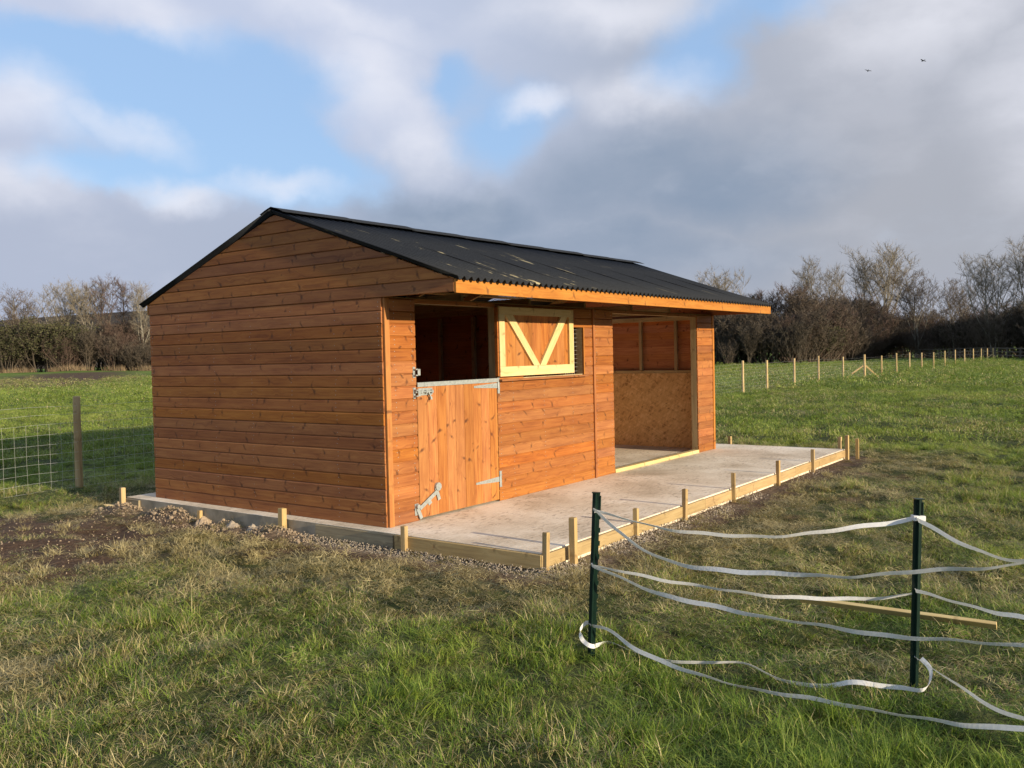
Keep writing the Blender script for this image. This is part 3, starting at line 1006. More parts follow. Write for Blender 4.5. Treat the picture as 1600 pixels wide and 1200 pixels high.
# studs and rails of the inner framing
for y in (0.61, 1.24, 1.86, 2.48, 3.10):
    stick('wall_stud', (L - 0.026, y, 0.02), (L - 0.026, y, H - 0.02), 0.05, 0.048, W['frame'], up=(0, 1, 0))
    stick('wall_stud', (0.026, y, 0.02), (0.026, y, H - 0.02), 0.05, 0.048, W['frame'], up=(0, 1, 0))
for y in (0.40, 1.10, 1.82, 2.41, 3.05):
    stick('wall_stud', (JX - 0.05, y, 0.02), (JX - 0.05, y, H - 0.02), 0.05, 0.048, W['frame'], up=(0, 1, 0))
for x in (0.7, 1.3, 1.9, 2.5, 3.1, 4.3, 4.9, 5.5, 6.1, 6.7):
    stick('wall_stud', (x, D - 0.03, 0.02), (x, D - 0.03, H - 0.09), 0.05, 0.05, W['frame'], up=(0, 1, 0))
stick('wall_rail', (L - 0.03, 0.10, 1.215), (L - 0.03, D - 0.07, 1.215), 0.056, 0.05, W['frame'])
stick('wall_rail', (L - 0.03, 0.10, H - 0.02), (L - 0.03, D - 0.07, H - 0.02), 0.056, 0.07, W['frame'])
for i in range(18):
    place('cladding_board', two_sided(clad(D - 0.20, W['inside'])), (JX - 0.005, 0.10, i * BH + 0.002), (0, 0, math.pi / 2), stable)
# strand board kicking boards
def panel(name, a, b_, rotz, loc):
    bb = MB(); bb.box(a, b_, 0.001); o = bb.build(name, OSB, stable); o.location = loc; o.rotation_euler = (0, 0, rotz); return o
panel('kicking_board', (0, 0, 0), (1.78, 0.011, 1.19), math.pi / 2, (L - 0.052, 0.095, 0.003))
panel('kicking_board', (0, 0, 0), (1.70, 0.011, 1.19), math.pi / 2, (L - 0.052, 1.878, 0.003))
panel('kicking_board', (0, 0, 0), (2.44, 0.011, 1.19), 0, (3.72, D - 0.072, 0.003))
panel('kicking_board', (0, 0, 0), (1.02, 0.011, 1.19), 0, (6.165, D - 0.072, 0.003))

# roof timbers
rfz = lambda y: RZ - 0.060 - SL * abs(y - RY)
for x in (0.03, 1.22, 2.43, 3.62, 4.83, 5.98, 7.24):
    stick('rafter', (x, RY, rfz(RY) - 0.045), (x, -CAN + 0.02, rfz(-CAN + 0.02) - 0.045), 0.045, 0.085, W['frame'])
    stick('rafter', (x, RY, rfz(RY) - 0.045), (x, D - 0.01, rfz(D - 0.01) - 0.045), 0.045, 0.085, W['frame'])
    if 0.1 < x < 7.2:
        stick('tie_beam', (x + 0.046, 0.10, H + 0.045), (x + 0.046, D - 0.10, H + 0.045), 0.045, 0.09, W['frame'])
for y in (-0.70, -0.02, 0.70, 2.2, 2.9, 3.52):
    zz = RZ - 0.060 - SL * abs(y - RY) + 0.018
    stick('purlin', (0.0, y, zz), (L, y, zz), 0.06, 0.034, W['frame'])
stick('ridge_beam', (0.0, RY, RZ - 0.14), (L, RY, RZ - 0.14), 0.04, 0.14, W['frame'])
# dark board closing the canopy end under the right gable
stick('soffit_board', (L + 0.055, -CAN + 0.03, H + 0.016), (L + 0.055, 0.0, H + 0.016), 0.07, 0.022, W['stain'])

# corrugated sheets
PITCH = 0.095
AMP = 0.019


def sheet_mesh(width, length, th=0.004, m=ROOF):
    n = int(round(width / PITCH * 8))
    xs = np.linspace(0, width, n + 1)
    zz = AMP * np.cos(xs / PITCH * 2 * math.pi)
    ys = np.linspace(0, length, 4)
    b = MB()
    vs = []
    for s_, off in ((0, 0.0), (1, -th)):
        for j, y in enumerate(ys):
            for x, z_ in zip(xs, zz):
                vs.append((x, y, z_ + off + (0.004 * math.sin(y * 2.1 + x * 3) if j else 0)))
    n1 = len(xs); tot = n1 * len(ys)
    fs = []
    for s_ in (0, 1):
        for j in range(len(ys) - 1):
            for i_ in range(n1 - 1):
                q = (j * n1 + i_, j * n1 + i_ + 1, (j + 1) * n1 + i_ + 1, (j + 1) * n1 + i_)
                fs.append(tuple(v + s_ * tot for v in (q if not s_ else q[::-1])))
    for i_ in range(n1 - 1):
        fs.append((i_, i_ + tot, i_ + 1 + tot, i_ + 1))
        e = (len(ys) - 1) * n1
        fs.append((e + i_, e + i_ + 1, e + i_ + 1 + tot, e + i_ + tot))
    for j in range(len(ys) - 1):
        fs.append((j * n1, (j + 1) * n1, (j + 1) * n1 + tot, j * n1 + tot))
        e = n1 - 1
        fs.append((j * n1 + e, j * n1 + e + tot, (j + 1) * n1 + e + tot, (j + 1) * n1 + e))
    b.add(vs, fs, True)
    me = b.mesh('roof_sheet', m)
    return me


ANG = math.atan(SL)
X0R = -0.062
WID = PITCH * 10
lenF = (RY + CAN + 0.075) / math.cos(ANG)
lenB = (D + 0.13 - RY) / math.cos(ANG)
rows_f = ((0.0, lenF),)        # from the eave up
rows_b = ((0.0, lenB),)
meF = [sheet_mesh(WID, b_ - a_) for a_, b_ in rows_f]
meB = [sheet_mesh(WID, b_ - a_) for a_, b_ in rows_b]
meC = sheet_mesh(WID, rows_b[0][1], m=CLEAR)
meFl = [sheet_mesh(PITCH * 8.5, b_ - a_) for a_, b_ in rows_f]
meBl = [sheet_mesh(PITCH * 8.5, b_ - a_) for a_, b_ in rows_b]
ROOFB = RZ - 0.005
for c in range(8):
    x = X0R + c * (WID - PITCH * 0.5 + 0.0) - c * 0.0
    x = X0R + c * PITCH * 9.5 * 1.0
    # laps keep the phase of the waves
    x = X0R + c * PITCH * 10 * 0.9 if False else X0R + c * PITCH * 10
    last = (c == 7)
    for r, (a_, b_) in enumerate(rows_f):
        m_ = (meFl if last else meF)[r]
        y = -CAN - 0.075 + a_ * math.cos(ANG)
        z_ = ROOFB - SL * abs(y - RY) + random.uniform(0, .0004)
        place('roof_sheet', m_, (x, y, z_), (ANG + (0.0 if r else 0.0), 0, 0), stable)
    for r, (a_, b_) in enumerate(rows_b):
        m_ = (meBl if last else meB)[r]
        y = D + 0.13 - a_ * math.cos(ANG)
        z_ = ROOFB - SL * abs(y - RY) + (0.0045 if r else 0)
        w_ = PITCH * 8.5 if last else WID
        if c == 6 and r == 0:
            place('rooflight', meC, (x + w_, y, z_), (ANG, 0, math.pi), stable, 'clear corrugated rooflight sheet on the back slope')
        else:
            place('roof_sheet', m_, (x + w_, y, z_), (ANG, 0, math.pi), stable)


# ridge caps: an angle with short wings, each lapping the last
def cap_mesh(LL):
    prof = [(-0.170, -0.052), (-0.10, -0.022), (-0.03, 0.000), (0.0, 0.008), (0.03, 0.000), (0.10, -0.022), (0.170, -0.052)]
    segs = 24
    vs = []
    for off in (0, -0.004):
        for i_ in range(segs + 1):
            x_ = LL * i_ / segs
            for j, (y_, z_) in enumerate(prof):
                wv_ = 0.0
                vs.append((x_, y_, z_ + off + wv_ + (0.003 if i_ == 0 else 0)))
    n_ = len(prof); tot = (segs + 1) * n_
    fs = []
    for i_ in range(segs):
        for j in range(n_ - 1):
            q = (i_ * n_ + j, (i_ + 1) * n_ + j, (i_ + 1) * n_ + j + 1, i_ * n_ + j + 1)
            fs.append(q); fs.append(tuple(v + tot for v in q[::-1]))
        fs.append((i_ * n_, i_ * n_ + tot, (i_ + 1) * n_ + tot, (i_ + 1) * n_))
        e = n_ - 1
        fs.append((i_ * n_ + e, (i_ + 1) * n_ + e, (i_ + 1) * n_ + e + tot, i_ * n_ + e + tot))
    for i_ in (0, segs):
        for j in range(n_ - 1):
            fs.append((i_ * n_ + j, i_ * n_ + j + 1, i_ * n_ + j + 1 + tot, i_ * n_ + j + tot))
    b = MB(); b.add(vs, fs)
    return b.mesh('ridge_cap', ROOF)


capm = cap_mesh(1.0)
for c in range(8):
    x = -0.055 + c * 0.936
    place('ridge_cap', capm, (x, RY, RZ + 0.028 + 0.003 * (c % 2)), (0, -0.009 if c else -0.012, random.uniform(-.012, .012)), stable)

# lower door
door = MB()
for z0 in (0.10, 0.62, 1.12):
    door.box((DX0 + 0.02, 0.004, z0), (DX1 - 0.02, 0.026, z0 + 0.11), 0.002)
dr = door.build('stable_door', W['frame'], stable)
dr['label'] = 'closed lower half of the stable door'
NB = 9
bw = (DX1 - DX0 - 0.012) / NB
DT = 1.288


def vboard(x, w, z0, z1, y0, m, parent, name='door_board'):
    """vertical tongued board with v-grooved edges; local x is up"""
    t = 0.020; g = 0.006
    poly = [(0, g - w / 2 + 0.0005), (0, w / 2 - g), (-0.0, w / 2 - g)]
    prof = [(0.0, -w / 2 + 0.0006), (-t + 0.006, -w / 2 + 0.0006), (-t, -w / 2 + g), (-t, w / 2 - g), (-t + 0.006, w / 2 - 0.0006), (0.0, w / 2 - 0.0006)]
    bb = MB(); bb.prism(prof, 0, z1 - z0)
    me_ = bb.mesh(name, m)
    # local x -> world z, local z -> world -x, local y stays
    o = place(name, me_, (x, y0, z0), (0, -math.pi / 2, 0), parent)
    return o


for i in range(NB):
    vboard(DX0 + 0.006 + (i + 0.5) * bw, bw, 0.022, DT, -0.002, W['door'], dr)
hw = MB(); hw.box((DX0 + 0.004, -0.030, DT - 0.028), (DX1 - 0.004, -0.0225, DT + 0.014), 0.001)
hw.box((DX0 + 0.004, -0.0228, DT + 0.006), (DX1 - 0.004, 0.028, DT + 0.0142))
hw.build('chew_strip', STEEL, dr)


def strap_hinge(zc, x_h, Lh, parent, sgn=-1, y=-0.0225):
    hb = MB()
    n = 8
    x1 = x_h + sgn * Lh
    hb.add([(x_h, y, zc - .028), (x_h, y, zc + .028), (x1, y, zc + .010), (x1, y, zc - .010),
            (x_h, y - .005, zc - .028), (x_h, y - .005, zc + .028), (x1, y - .005, zc + .010), (x1, y - .005, zc - .010)],
           [(0, 1, 2, 3), (7, 6, 5, 4), (0, 4, 5, 1), (1, 5, 6, 2), (2, 6, 7, 3), (3, 7, 4, 0)])
    hb.box((x_h - .002, y - .006, zc - .085), (x_h + .034, y + .001, zc + .085), .001)
    hb.tube([(x_h, y - .010, zc - .036), (x_h, y - .010, zc + .036)], .009, 8)
    for t in (0.25, 0.55, 0.85):
        hb.tube([(x_h + sgn * Lh * t, y - .005, zc), (x_h + sgn * Lh * t, y - .010, zc)], .006, 6)
    return hb.build('strap_hinge', STEEL, parent)


strap_hinge(1.225, DX1 - 0.002, 0.40, dr)
strap_hinge(0.235, DX1 - 0.002, 0.40, dr)
# sliding bolt near the top of the free edge
bo = MB()
bz = 1.213
bo.box((DX0 + 0.015, -0.027, bz - 0.034), (DX0 + 0.215, -0.0225, bz + 0.034), .001)
bo.tube([(DX0 - 0.045, -0.042, bz), (DX0 + 0.20, -0.042, bz)], .009, 8)
for xx in (0.04, 0.11, 0.19):
    bo.box((DX0 + xx - .011, -0.055, bz - .016), (DX0 + xx + .011, -0.0268, bz + .016), .002)
bo.bar((DX0 + 0.135, -0.044, bz), (DX0 + 0.165, -0.05, bz - 0.062), 0.020, 0.010)
bo.tube([(DX0 + 0.165, -0.05, bz - 0.050), (DX0 + 0.168, -0.05, bz - 0.076)], .014, 8)
bo.build('sliding_bolt', STEEL, dr)
for zc in (1.205, 1.400):
    kb = MB()
    kb.box((DX0 - 0.050, -0.0235, zc - 0.052), (DX0 - 0.018, -0.0185, zc + 0.052), .001)
    kb.box((DX0 - 0.046, -0.060, zc - 0.034), (DX0 - 0.020, -0.0232, zc - 0.022), .001)
    kb.box((DX0 - 0.046, -0.060, zc + 0.022), (DX0 - 0.020, -0.0232, zc + 0.034), .001)
    kb.box((DX0 - 0.026, -0.064, zc - 0.030), (DX0 + 0.010, -0.0595, zc + 0.030), .001)
    kb.build('bolt_keep', STEEL, stable)
# kick-over latch at the foot
kl = MB()
A = Vector((DX0 - 0.015, -0.036, 0.115)); B = Vector((DX0 + 0.235, -0.036, 0.245))
kl.bar(A, B, 0.009, 0.038, up=(0, 0, 1), bev=.001)
kl.tube([B + Vector((0.015, .012, 0.045)), B + Vector((0.015, -0.012, 0.045))], .040, 12)
kl.bar(B + Vector((-0.01, .004, 0.04)), B + Vector((0.035, .004, -0.085)), 0.008, 0.040, up=(1, 0, 0), bev=.001)
kl.bar(A + Vector((.13, .010, .08)), A + Vector((.16, .010, .02)), 0.006, 0.05, up=(1, 0, 0))
kl.build('kick_latch', STEEL, dr)
ks = MB()
ks.box((DX0 - 0.070, -0.024, 0.055), (DX0 - 0.020, -0.0185, 0.165), .001)
ks.bar((DX0 - 0.045, -0.030, 0.13), (DX0 + 0.002, -0.036, -0.0 + 0.02), 0.010, 0.040, up=(1, 0, 0))
ks.tube([(DX0 - 0.048, -0.024, 0.14), (DX0 - 0.048, -0.055, 0.14)], .022, 10)
ks.build('latch_keep', STEEL, stable)

# top door, swung right back against the wall
TX0, TX1, TZ0, TZ1 = 1.648, 3.100, 1.318, 2.052
TX0 += 0.0
tdm = MB()
top_door = None
NT8 = 9
yb = -0.034
tb = MB(); tb.box((TX0 - 0.022, yb - 0.034, TZ0 + 0.006), (TX0 - 0.002, yb + 0.004, TZ1 - 0.006), .001)
top_door = tb.build('top_door', W['stain'], stable)
top_door['label'] = 'upper stable door folded open flat, pale frame with a V brace'
tw = (TX1 - TX0 - 0.004) / NT8
for i in range(NT8):
    vboard(TX0 + 0.002 + (i + 0.5) * tw, tw, TZ0 + 0.004, TZ1 - 0.004, yb, W['door'], top_door)
FY = yb - 0.0215


def flat(name, pts, th, m, parent):
    """flat timber from an (x,z) outline, face towards -y; grain along its longest edge"""
    pts = [Vector((p[0], 0, p[1])) for p in pts]
    e = max(range(len(pts)), key=lambda i_: (pts[(i_ + 1) % len(pts)] - pts[i_]).length)
    dx = (pts[(e + 1) % len(pts)] - pts[e]).normalized()
    ang = math.atan2(dx.z, dx.x)
    o0 = pts[e]
    ca, sa = math.cos(-ang), math.sin(-ang)
    loc = [((p - o0).x * ca - (p - o0).z * sa, (p - o0).x * sa + (p - o0).z * ca) for p in pts]
    n_ = len(loc)
    bb = MB()
    vs = [(x_, 0, z_) for x_, z_ in loc] + [(x_, -th, z_) for x_, z_ in loc]
    bb.add(vs, [tuple(range(n_)), tuple(range(n_, 2 * n_))] + [(i_, (i_ + 1) % n_, n_ + (i_ + 1) % n_, n_ + i_) for i_ in range(n_)])
    o = bb.build(name, m, parent)
    o.location = (o0.x, FY, o0.z); o.rotation_euler = (0, -ang, 0)
    return o


fw = 0.082
g = 0.0015
flat('frame_rail', [(TX0, TZ0), (TX1, TZ0), (TX1, TZ0 + fw + .02), (TX0, TZ0 + fw + .02)], 0.026, W['pale'], top_door)
flat('frame_rail', [(TX0, TZ1 - fw), (TX1, TZ1 - fw), (TX1, TZ1), (TX0, TZ1)], 0.026, W['pale'], top_door)
flat('frame_stile', [(TX0, TZ0 + fw + .02 + g), (TX0 + fw * 1.15, TZ0 + fw + .02 + g), (TX0 + fw * 1.15, TZ1 - fw - g), (TX0, TZ1 - fw - g)], 0.0255, W['pale'], top_door)
flat('frame_stile', [(TX1 - fw * 1.15, TZ0 + fw + .02 + g), (TX1, TZ0 + fw + .02 + g), (TX1, TZ1 - fw - g), (TX1 - fw * 1.15, TZ1 - fw - g)], 0.0255, W['pale'], top_door)
zb0, zb1 = TZ0 + fw + .02 + g, TZ1 - fw - g
xm = 0.5 * (TX0 + TX1) + 0.02
bwid = 0.125
xl = TX0 + fw * 1.15 + g
xr = TX1 - fw * 1.15 - g
flat('brace', [(xm - bwid * .95, zb0), (xm - g, zb0), (xl + bwid * 1.2, zb1), (xl + .012, zb1)], 0.025, W['pale'], top_door)
flat('brace', [(xm + g, zb0), (xm + bwid * .95, zb0), (xr - .03, zb1), (xr - .03 - bwid * 1.1, zb1)], 0.025, W['pale'], top_door)
for zc in (TZ0 + 0.10, TZ1 - 0.12):
    hb = MB()
    hb.box((DX1 - 0.012, -0.040, zc - 0.085), (DX1 + 0.0, -0.034, zc + 0.085), .001)
    hb.tube([(DX1 - 0.014, -0.040, zc - 0.05), (DX1 - 0.014, -0.040, zc + 0.05)], .009, 8)
    hb.build('butt_hinge', STEEL, top_door)

# window behind the folded door
win = MB()
wd = 0.09
win.box((WX0 - .045, 0.001, WZ0 - .04), (WX0, wd, WZ1 + .04), .001); win.box((WX1, 0.001, WZ0 - .04), (WX1 + .045, wd, WZ1 + .04), .001)
win.box((WX0 + .0005, 0.001, WZ1), (WX1 - .0005, wd, WZ1 + .04), .001); win.box((WX0 + .0005, 0.001, WZ0 - .04), (WX1 - .0005, wd, WZ0), .001)
wn_ = win.build('window_frame', W['frame'], stable)
stick('window_trim', (WX1 + .010, -0.021, WZ0 - 0.008), (WX1 + .010, -0.021, WZ1), 0.018, 0.006, W['fascia'], up=(0, 1, 0))
stick('window_sill', (DX1 + 0.02, -0.046, WZ0 - 0.020), (WX1 + 0.022, -0.046, WZ0 - 0.020), 0.054, 0.022, W['stain'])
gr = MB()
for i in range(int((WX1 - WX0 - .07) / .05) + 1):
    x = WX0 + .04 + i * .05
    gr.tube([(x, 0.07, WZ0), (x, 0.07, WZ1)], .0018, 4, False)
for i in range(int((WZ1 - WZ0 - .06) / .05) + 1):
    zz = WZ0 + .035 + i * .05
    gr.tube([(WX0, 0.0745, zz), (WX1, 0.0745, zz)], .0018, 4, False)
gr.build('window_grille', WIRE, wn_)
# ------------------------------------------------------------------ pen posts and tape
def lerp(a, b_, t): return Vector(a) * (1 - t) + Vector(b_) * t


POSTS = [((-1.527, -3.053, -0.30), (-1.470, -3.082, 0.748), 'dark green metal fencing post nearest the slab, bare tape tied at three heights'),
         ((-0.962, -4.643, -0.32), (-0.910, -4.662, 0.754), 'dark green metal fencing post on the right with a white clip near its top'),
         ((-1.421, -5.402, -0.32), (-1.386, -5.401, 0.744), 'dark green metal fencing post outside the right edge holding the tape ends')]
for (a, t_, lab) in POSTS:
    a = Vector(a); t_ = Vector(t_)
    pr = empty('electric_fence_post', a, lab, 'fence post', 'green posts of the taped pen')
    HH = (t_ - a).length
    # local z up the post
    q = (t_ - a).normalized().to_track_quat('Z', 'X')
    pr.rotation_mode = 'QUATERNION'
    yawq = Matrix.Rotation(math.radians(-38), 4, 'Z').to_quaternion()
    pr.rotation_quaternion = q @ yawq
    b = MB()
    # T section: flange and web
    fl, wb, tt = 0.043, 0.030, 0.005
    poly = [(-fl / 2, 0), (fl / 2, 0), (fl / 2, tt), (tt / 2, tt), (tt / 2, wb), (-tt / 2, wb), (-tt / 2, tt), (-fl / 2, tt)]
    n_ = len(poly)
    b.add([(x_, y_, 0) for x_, y_ in poly] + [(x_, y_, HH) for x_, y_ in poly], [tuple(range(n_)), tuple(range(n_, 2 * n_))] + [(i_, (i_ + 1) % n_, n_ + (i_ + 1) % n_, n_ + i_) for i_ in range(n_)])
    b.build('shaft', GREEN_METAL, pr)
    for zz in np.arange(0.30, HH - 0.02, 0.075):
        lug = MB()
        s_ = 1 if int(zz * 1000) % 2 else -1
        lug.box((-0.025, -0.014, zz), (-0.008, -0.0005, zz + 0.008))
        lug.box((-0.027, -0.015, zz - 0.001), (-0.008, -0.010, zz + 0.026))
        lug.build('lug', GREEN_METAL, pr)
    cp = MB(); cp.box((-fl / 2 - .002, -.002, HH), (fl / 2 + .002, wb + .002, HH + .006), .001)
    cp.box((-fl / 2 - .006, -0.006, HH - 0.10), (-fl / 2, 0.010, HH - 0.015), .001)
    cp.build('cap', GREEN_METAL, pr)
    if 'white clip' in lab:
        c_ = MB(); c_.box((-fl / 2 - .008, -.014, HH - 0.108), (fl / 2 + .008, wb + .004, HH - 0.082), .001)
        c_.build('clip', TAPE, pr)
    if 'nearest' in lab:
        pass

TAPES = [
    ('upper back tape sagging between the two green posts', 0.019,
     [(-1.505, -3.085, .650), (-1.508, -3.106, 0.647), (-1.451, -3.266, 0.609), (-1.38, -3.466, 0.566), (-1.287, -3.725, 0.54), (-1.198, -3.976, 0.543), (-1.111, -4.22, 0.572), (-1.037, -4.428, 0.614), (-0.945, -4.640, 0.655)]),
    ('middle back tape running level between the two green posts', 0.017,
     [(-1.510, -3.075, .338), (-1.514, -3.09, 0.337), (-1.447, -3.278, 0.307), (-1.358, -3.527, 0.27), (-1.255, -3.816, 0.234), (-1.144, -4.126, 0.221), (-1.048, -4.395, 0.23), (-0.955, -4.640, 0.269)]),
    ('top front tape hanging deepest from the left post and leaving at the right edge', 0.020,
     [(-1.505, -3.085, .652), (-1.524, -3.116, 0.65), (-1.518, -3.242, 0.553), (-1.512, -3.376, 0.478), (-1.504, -3.562, 0.417), (-1.496, -3.741, 0.4), (-1.483, -4.013, 0.415), (-1.473, -4.237, 0.428), (-1.465, -4.419, 0.438), (-1.458, -4.565, 0.467), (-1.45, -4.76, 0.505), (-1.441, -4.945, 0.536), (-1.434, -5.096, 0.567), (-1.40, -5.403, 0.648)]),
    ('middle front tape crossing in front of the right post and sloping down', 0.021,
     [(-1.510, -3.075, .340), (-1.525, -3.097, 0.337), (-1.514, -3.333, 0.272), (-1.504, -3.558, 0.227), (-1.488, -3.91, 0.201), (-1.473, -4.234, 0.19), (-1.46, -4.533, 0.188), (-1.45, -4.757, 0.196), (-1.441, -4.943, 0.211), (-1.43, -5.192, 0.234), (-1.421, -5.402, 0.269)]),
    ('lowest front tape dropping from the left post towards the grass', 0.021,
     [(-1.520, -3.05, .003), (-1.526, -3.069, 0.001), (-1.522, -3.17, -0.012), (-1.515, -3.326, -0.084), (-1.504, -3.551, -0.142), (-1.495, -3.766, -0.175), (-1.484, -4.004, -0.185), (-1.467, -4.383, -0.18), (-1.454, -4.672, -0.174), (-1.444, -4.889, -0.173), (-1.439, -4.992, -0.163), (-1.43, -5.191, -0.129), (-1.415, -5.402, -0.07)]),
    ('top tape from the right post to the right edge of the view', 0.020,
     [(-0.945, -4.67, .660), (-0.987, -4.689, 0.653), (-1.071, -4.827, 0.607), (-1.165, -4.981, 0.573), (-1.284, -5.178, 0.566), (-1.40, -5.403, 0.637)]),
    ('middle tape from the right post to the right edge of the view', 0.018,
     [(-0.955, -4.66, .291), (-0.981, -4.679, 0.291), (-1.089, -4.857, 0.294), (-1.199, -5.038, 0.302), (-1.284, -5.177, 0.312), (-1.421, -5.402, 0.29)]),
    ('lowest tape slanting from the foot of the right post to the right edge', 0.020,
     [(-0.965, -4.66, -.058), (-0.979, -4.676, -0.062), (-1.068, -4.823, -0.097), (-1.18, -5.007, -0.142), (-1.283, -5.175, -0.147), (-1.421, -5.402, -0.069)]),
]
kk = (1.54026 + 0.165) / 1.64026
low = [(-1.463, -3.134), (-1.557, -3.427), (-1.52, -3.671), (-1.396, -3.903), (-1.373, -4.132), (-1.359, -4.321), (-1.354, -4.473), (-1.307, -4.64)]
low = [(CAM[0] + (x - CAM[0]) * kk, CAM[1] + (y - CAM[1]) * kk, -0.165) for x, y in low]
low = [(-1.500, -3.050, 0.006), (-1.522, -3.022, 0.0), (-1.555, -3.008, -0.035), (-1.560, -3.030, -0.085), (-1.530, -3.08, -0.12)] + low + [(-1.15, -4.73, -0.145), (-1.02, -4.74, -0.10), (-0.955, -4.68, -0.06)]
low[10] = (low[10][0], low[10][1], -0.212)
low[9] = (low[9][0], low[9][1], -0.222)
TAPES.append(('lowest back tape looping round both posts and lying slack in the grass', 0.020, low))


def catmull(P, n=7):
    P = [Vector(p) for p in P]
    out = []
    for i in range(len(P) - 1):
        p0, p1, p2_, p3 = P[max(i - 1, 0)], P[i], P[i + 1], P[min(i + 2, len(P) - 1)]
        for j in range(n):
            t = j / n
            out.append(0.5 * ((2 * p1) + (p2_ - p0) * t + (2 * p0 - 5 * p1 + 4 * p2_ - p3) * t * t + (3 * p1 - p0 - 3 * p2_ + p3) * t ** 3))
    out.append(P[-1])
    return out


for ti, (lab, wd_, pts) in enumerate(TAPES):
    path = catmull(pts)
    vs, fs = [], []
    n_ = len(path)
    tw0 = random.uniform(-.6, .6)
    acc = 0.0
    for i, p in enumerate(path):
        tdir = (path[min(i + 1, n_ - 1)] - path[max(i - 1, 0)]).normalized()
        if i: acc += (p - path[i - 1]).length
        side = tdir.cross(Vector((0, 0, 1))).normalized()
        up = side.cross(tdir).normalized()
        ang = 0.45 + tw0 * math.sin(acc * 3.1 + ti) + 0.35 * math.sin(acc * 7.3 + ti * 2)
        w_ = (up * math.cos(ang) + side * math.sin(ang)) * wd_ * 1.2 / 2
        nrm = w_.cross(tdir).normalized() * 0.0003
        p = p + up * 0.003 * math.sin(acc * 23 + ti) + up * 0.003 * math.sin(acc * 11)
        vs += [p + w_ + nrm, p - w_ + nrm, p - w_ - nrm, p + w_ - nrm]
        if i:
            a = (i - 1) * 4; c = i * 4
            for e in range(4):
                fs.append((a + e, a + (e + 1) % 4, c + (e + 1) % 4, c + e))
    fs.append((0, 1, 2, 3)); fs.append(tuple((n_ - 1) * 4 + e for e in (3, 2, 1, 0)))
    b = MB(); b.add(vs, fs)
    tag(b.build('fence_tape', TAPE), 'white ' + lab, 'fence tape', 'white electric tapes of the pen')

# plank in the grass
a_, b_ = Vector((0.083, -3.719, -0.135)), Vector((0.170, -4.875, -0.150))
o = stick('loose_plank', a_, b_, 0.062, 0.022, W['pale'], None, up=(0.75, 0.1, 0.8))
tag(o, 'long pale plank lying in the grass behind the right green post', 'plank')

# ------------------------------------------------------------------ wire fence behind the stable
def fence_y(x): return 6.20 + (x - 0.36) * 0.045 if x < 27 else (7.40 + (x - 27) * 0.02 if x < 60 else 8.06 + (x - 60) * 0.005)


FX = [-8.9, -5.7, -2.55, 0.43, 3.9, 7.3, 10.7, 14.1, 17.4, 20.7, 24.0, 27.25, 30.0, 33.6, 37.3, 41.7, 46.2, 50.3, 54.4, 58.4, 62.4, 66.6, 71.0, 75.5, 80.0, 84.6, 89.2, 93.0, 97.0]
FXO, FYO = 0.43, 6.20
fence = empty('wire_fence', (FXO, FYO, GZ), 'stock fence of galvanised netting on round wooden posts running behind the stable', 'fence')


def round_post(r, hgt, seed):
    rr = random.Random(seed)
    n = 12
    b = MB()
    rings = []
    for zz in (-0.1, 0.25, 0.6, 0.95, hgt - 0.012, hgt):
        ro = r * (1.0 - 0.06 * zz) * (0.9 if zz == hgt else 1.0)
        ox, oy = rr.uniform(-.003, .003), rr.uniform(-.003, .003)
        rings.append([(zz, ox + ro * math.cos(j * 2 * math.pi / n), oy + ro * math.sin(j * 2 * math.pi / n)) for j in range(n)])
    vs = [v for q in rings for v in q]
    fs = [(i_ * n + j, i_ * n + (j + 1) % n, (i_ + 1) * n + (j + 1) % n, (i_ + 1) * n + j) for i_ in range(5) for j in range(n)]
    b.add(vs, fs, True)
    b.add(rings[-1], [tuple(range(n))])
    return b.mesh('post', W['post'])


pm = [round_post(0.050, 1.24, s_) for s_ in range(4)]
big = round_post(0.065, 1.33, 9)
for i, x in enumerate(FX):
    y = fence_y(x)
    gz = float(ground_z(x, y))
    me_ = big if abs(x - 46.2) < .1 or abs(x - 97.0) < .1 else pm[i % 4]
    o = place('post', me_, (x - FXO, y - FYO, gz - GZ), (random.uniform(-.1, .1), -math.pi / 2 + random.uniform(-.015, .015), 0), fence)
for xb, legs in ((46.2, ((-.5, .95), (.3, -.75))), (97.0, ((-.3, 1.0),))):
    y = fence_y(xb); gz = float(ground_z(xb, y))
    for ax_, ay_ in legs:
        stick('brace', (xb - FXO + ax_, y - FYO + ay_, gz - GZ - .02), (xb - FXO + ax_ * .07, y - FYO + ay_ * .07, gz - GZ + 0.70), 0.075, 0.075, W['post'], fence)
# the blue painted foot of the near post
# netting: graded line wires and stay wires, tied on the near side of the posts
nw = MB()
WZ = [0.03, 0.14, 0.26, 0.385, 0.51, 0.64, 0.77, 0.90]
for j, hgt in enumerate(WZ + [1.02, 1.13]):
    pts = []
    for x in np.arange(-9.5, 97.5, 0.775 if True else 1):
        y = fence_y(x) - 0.043
        pts.append((x - FXO, y - FYO, float(GZ - GZ) + hgt + 0.008 * math.sin(x * 2.3 + j) + float(ground_z(x, y) - GZ) * 0.5))
    nw.tube(pts, 0.0017 if j < 9 else 0.0019, 3, False)
for x in np.arange(-9.4, 48.0, 0.152):
    y = fence_y(x) - 0.045
    zz = float(ground_z(x, y) - GZ) * 0.5
    dx = 0.006 * math.sin(x * 7)
    nw.tube([(x - FXO, y - FYO, WZ[0] + zz), (x - FXO + dx, y - FYO, 0.45 + zz), (x - FXO, y - FYO, WZ[-1] + zz)], 0.0014 if x < 8 else 0.0010, 3, False)
nw.build('wire_netting', WIRE, fence)

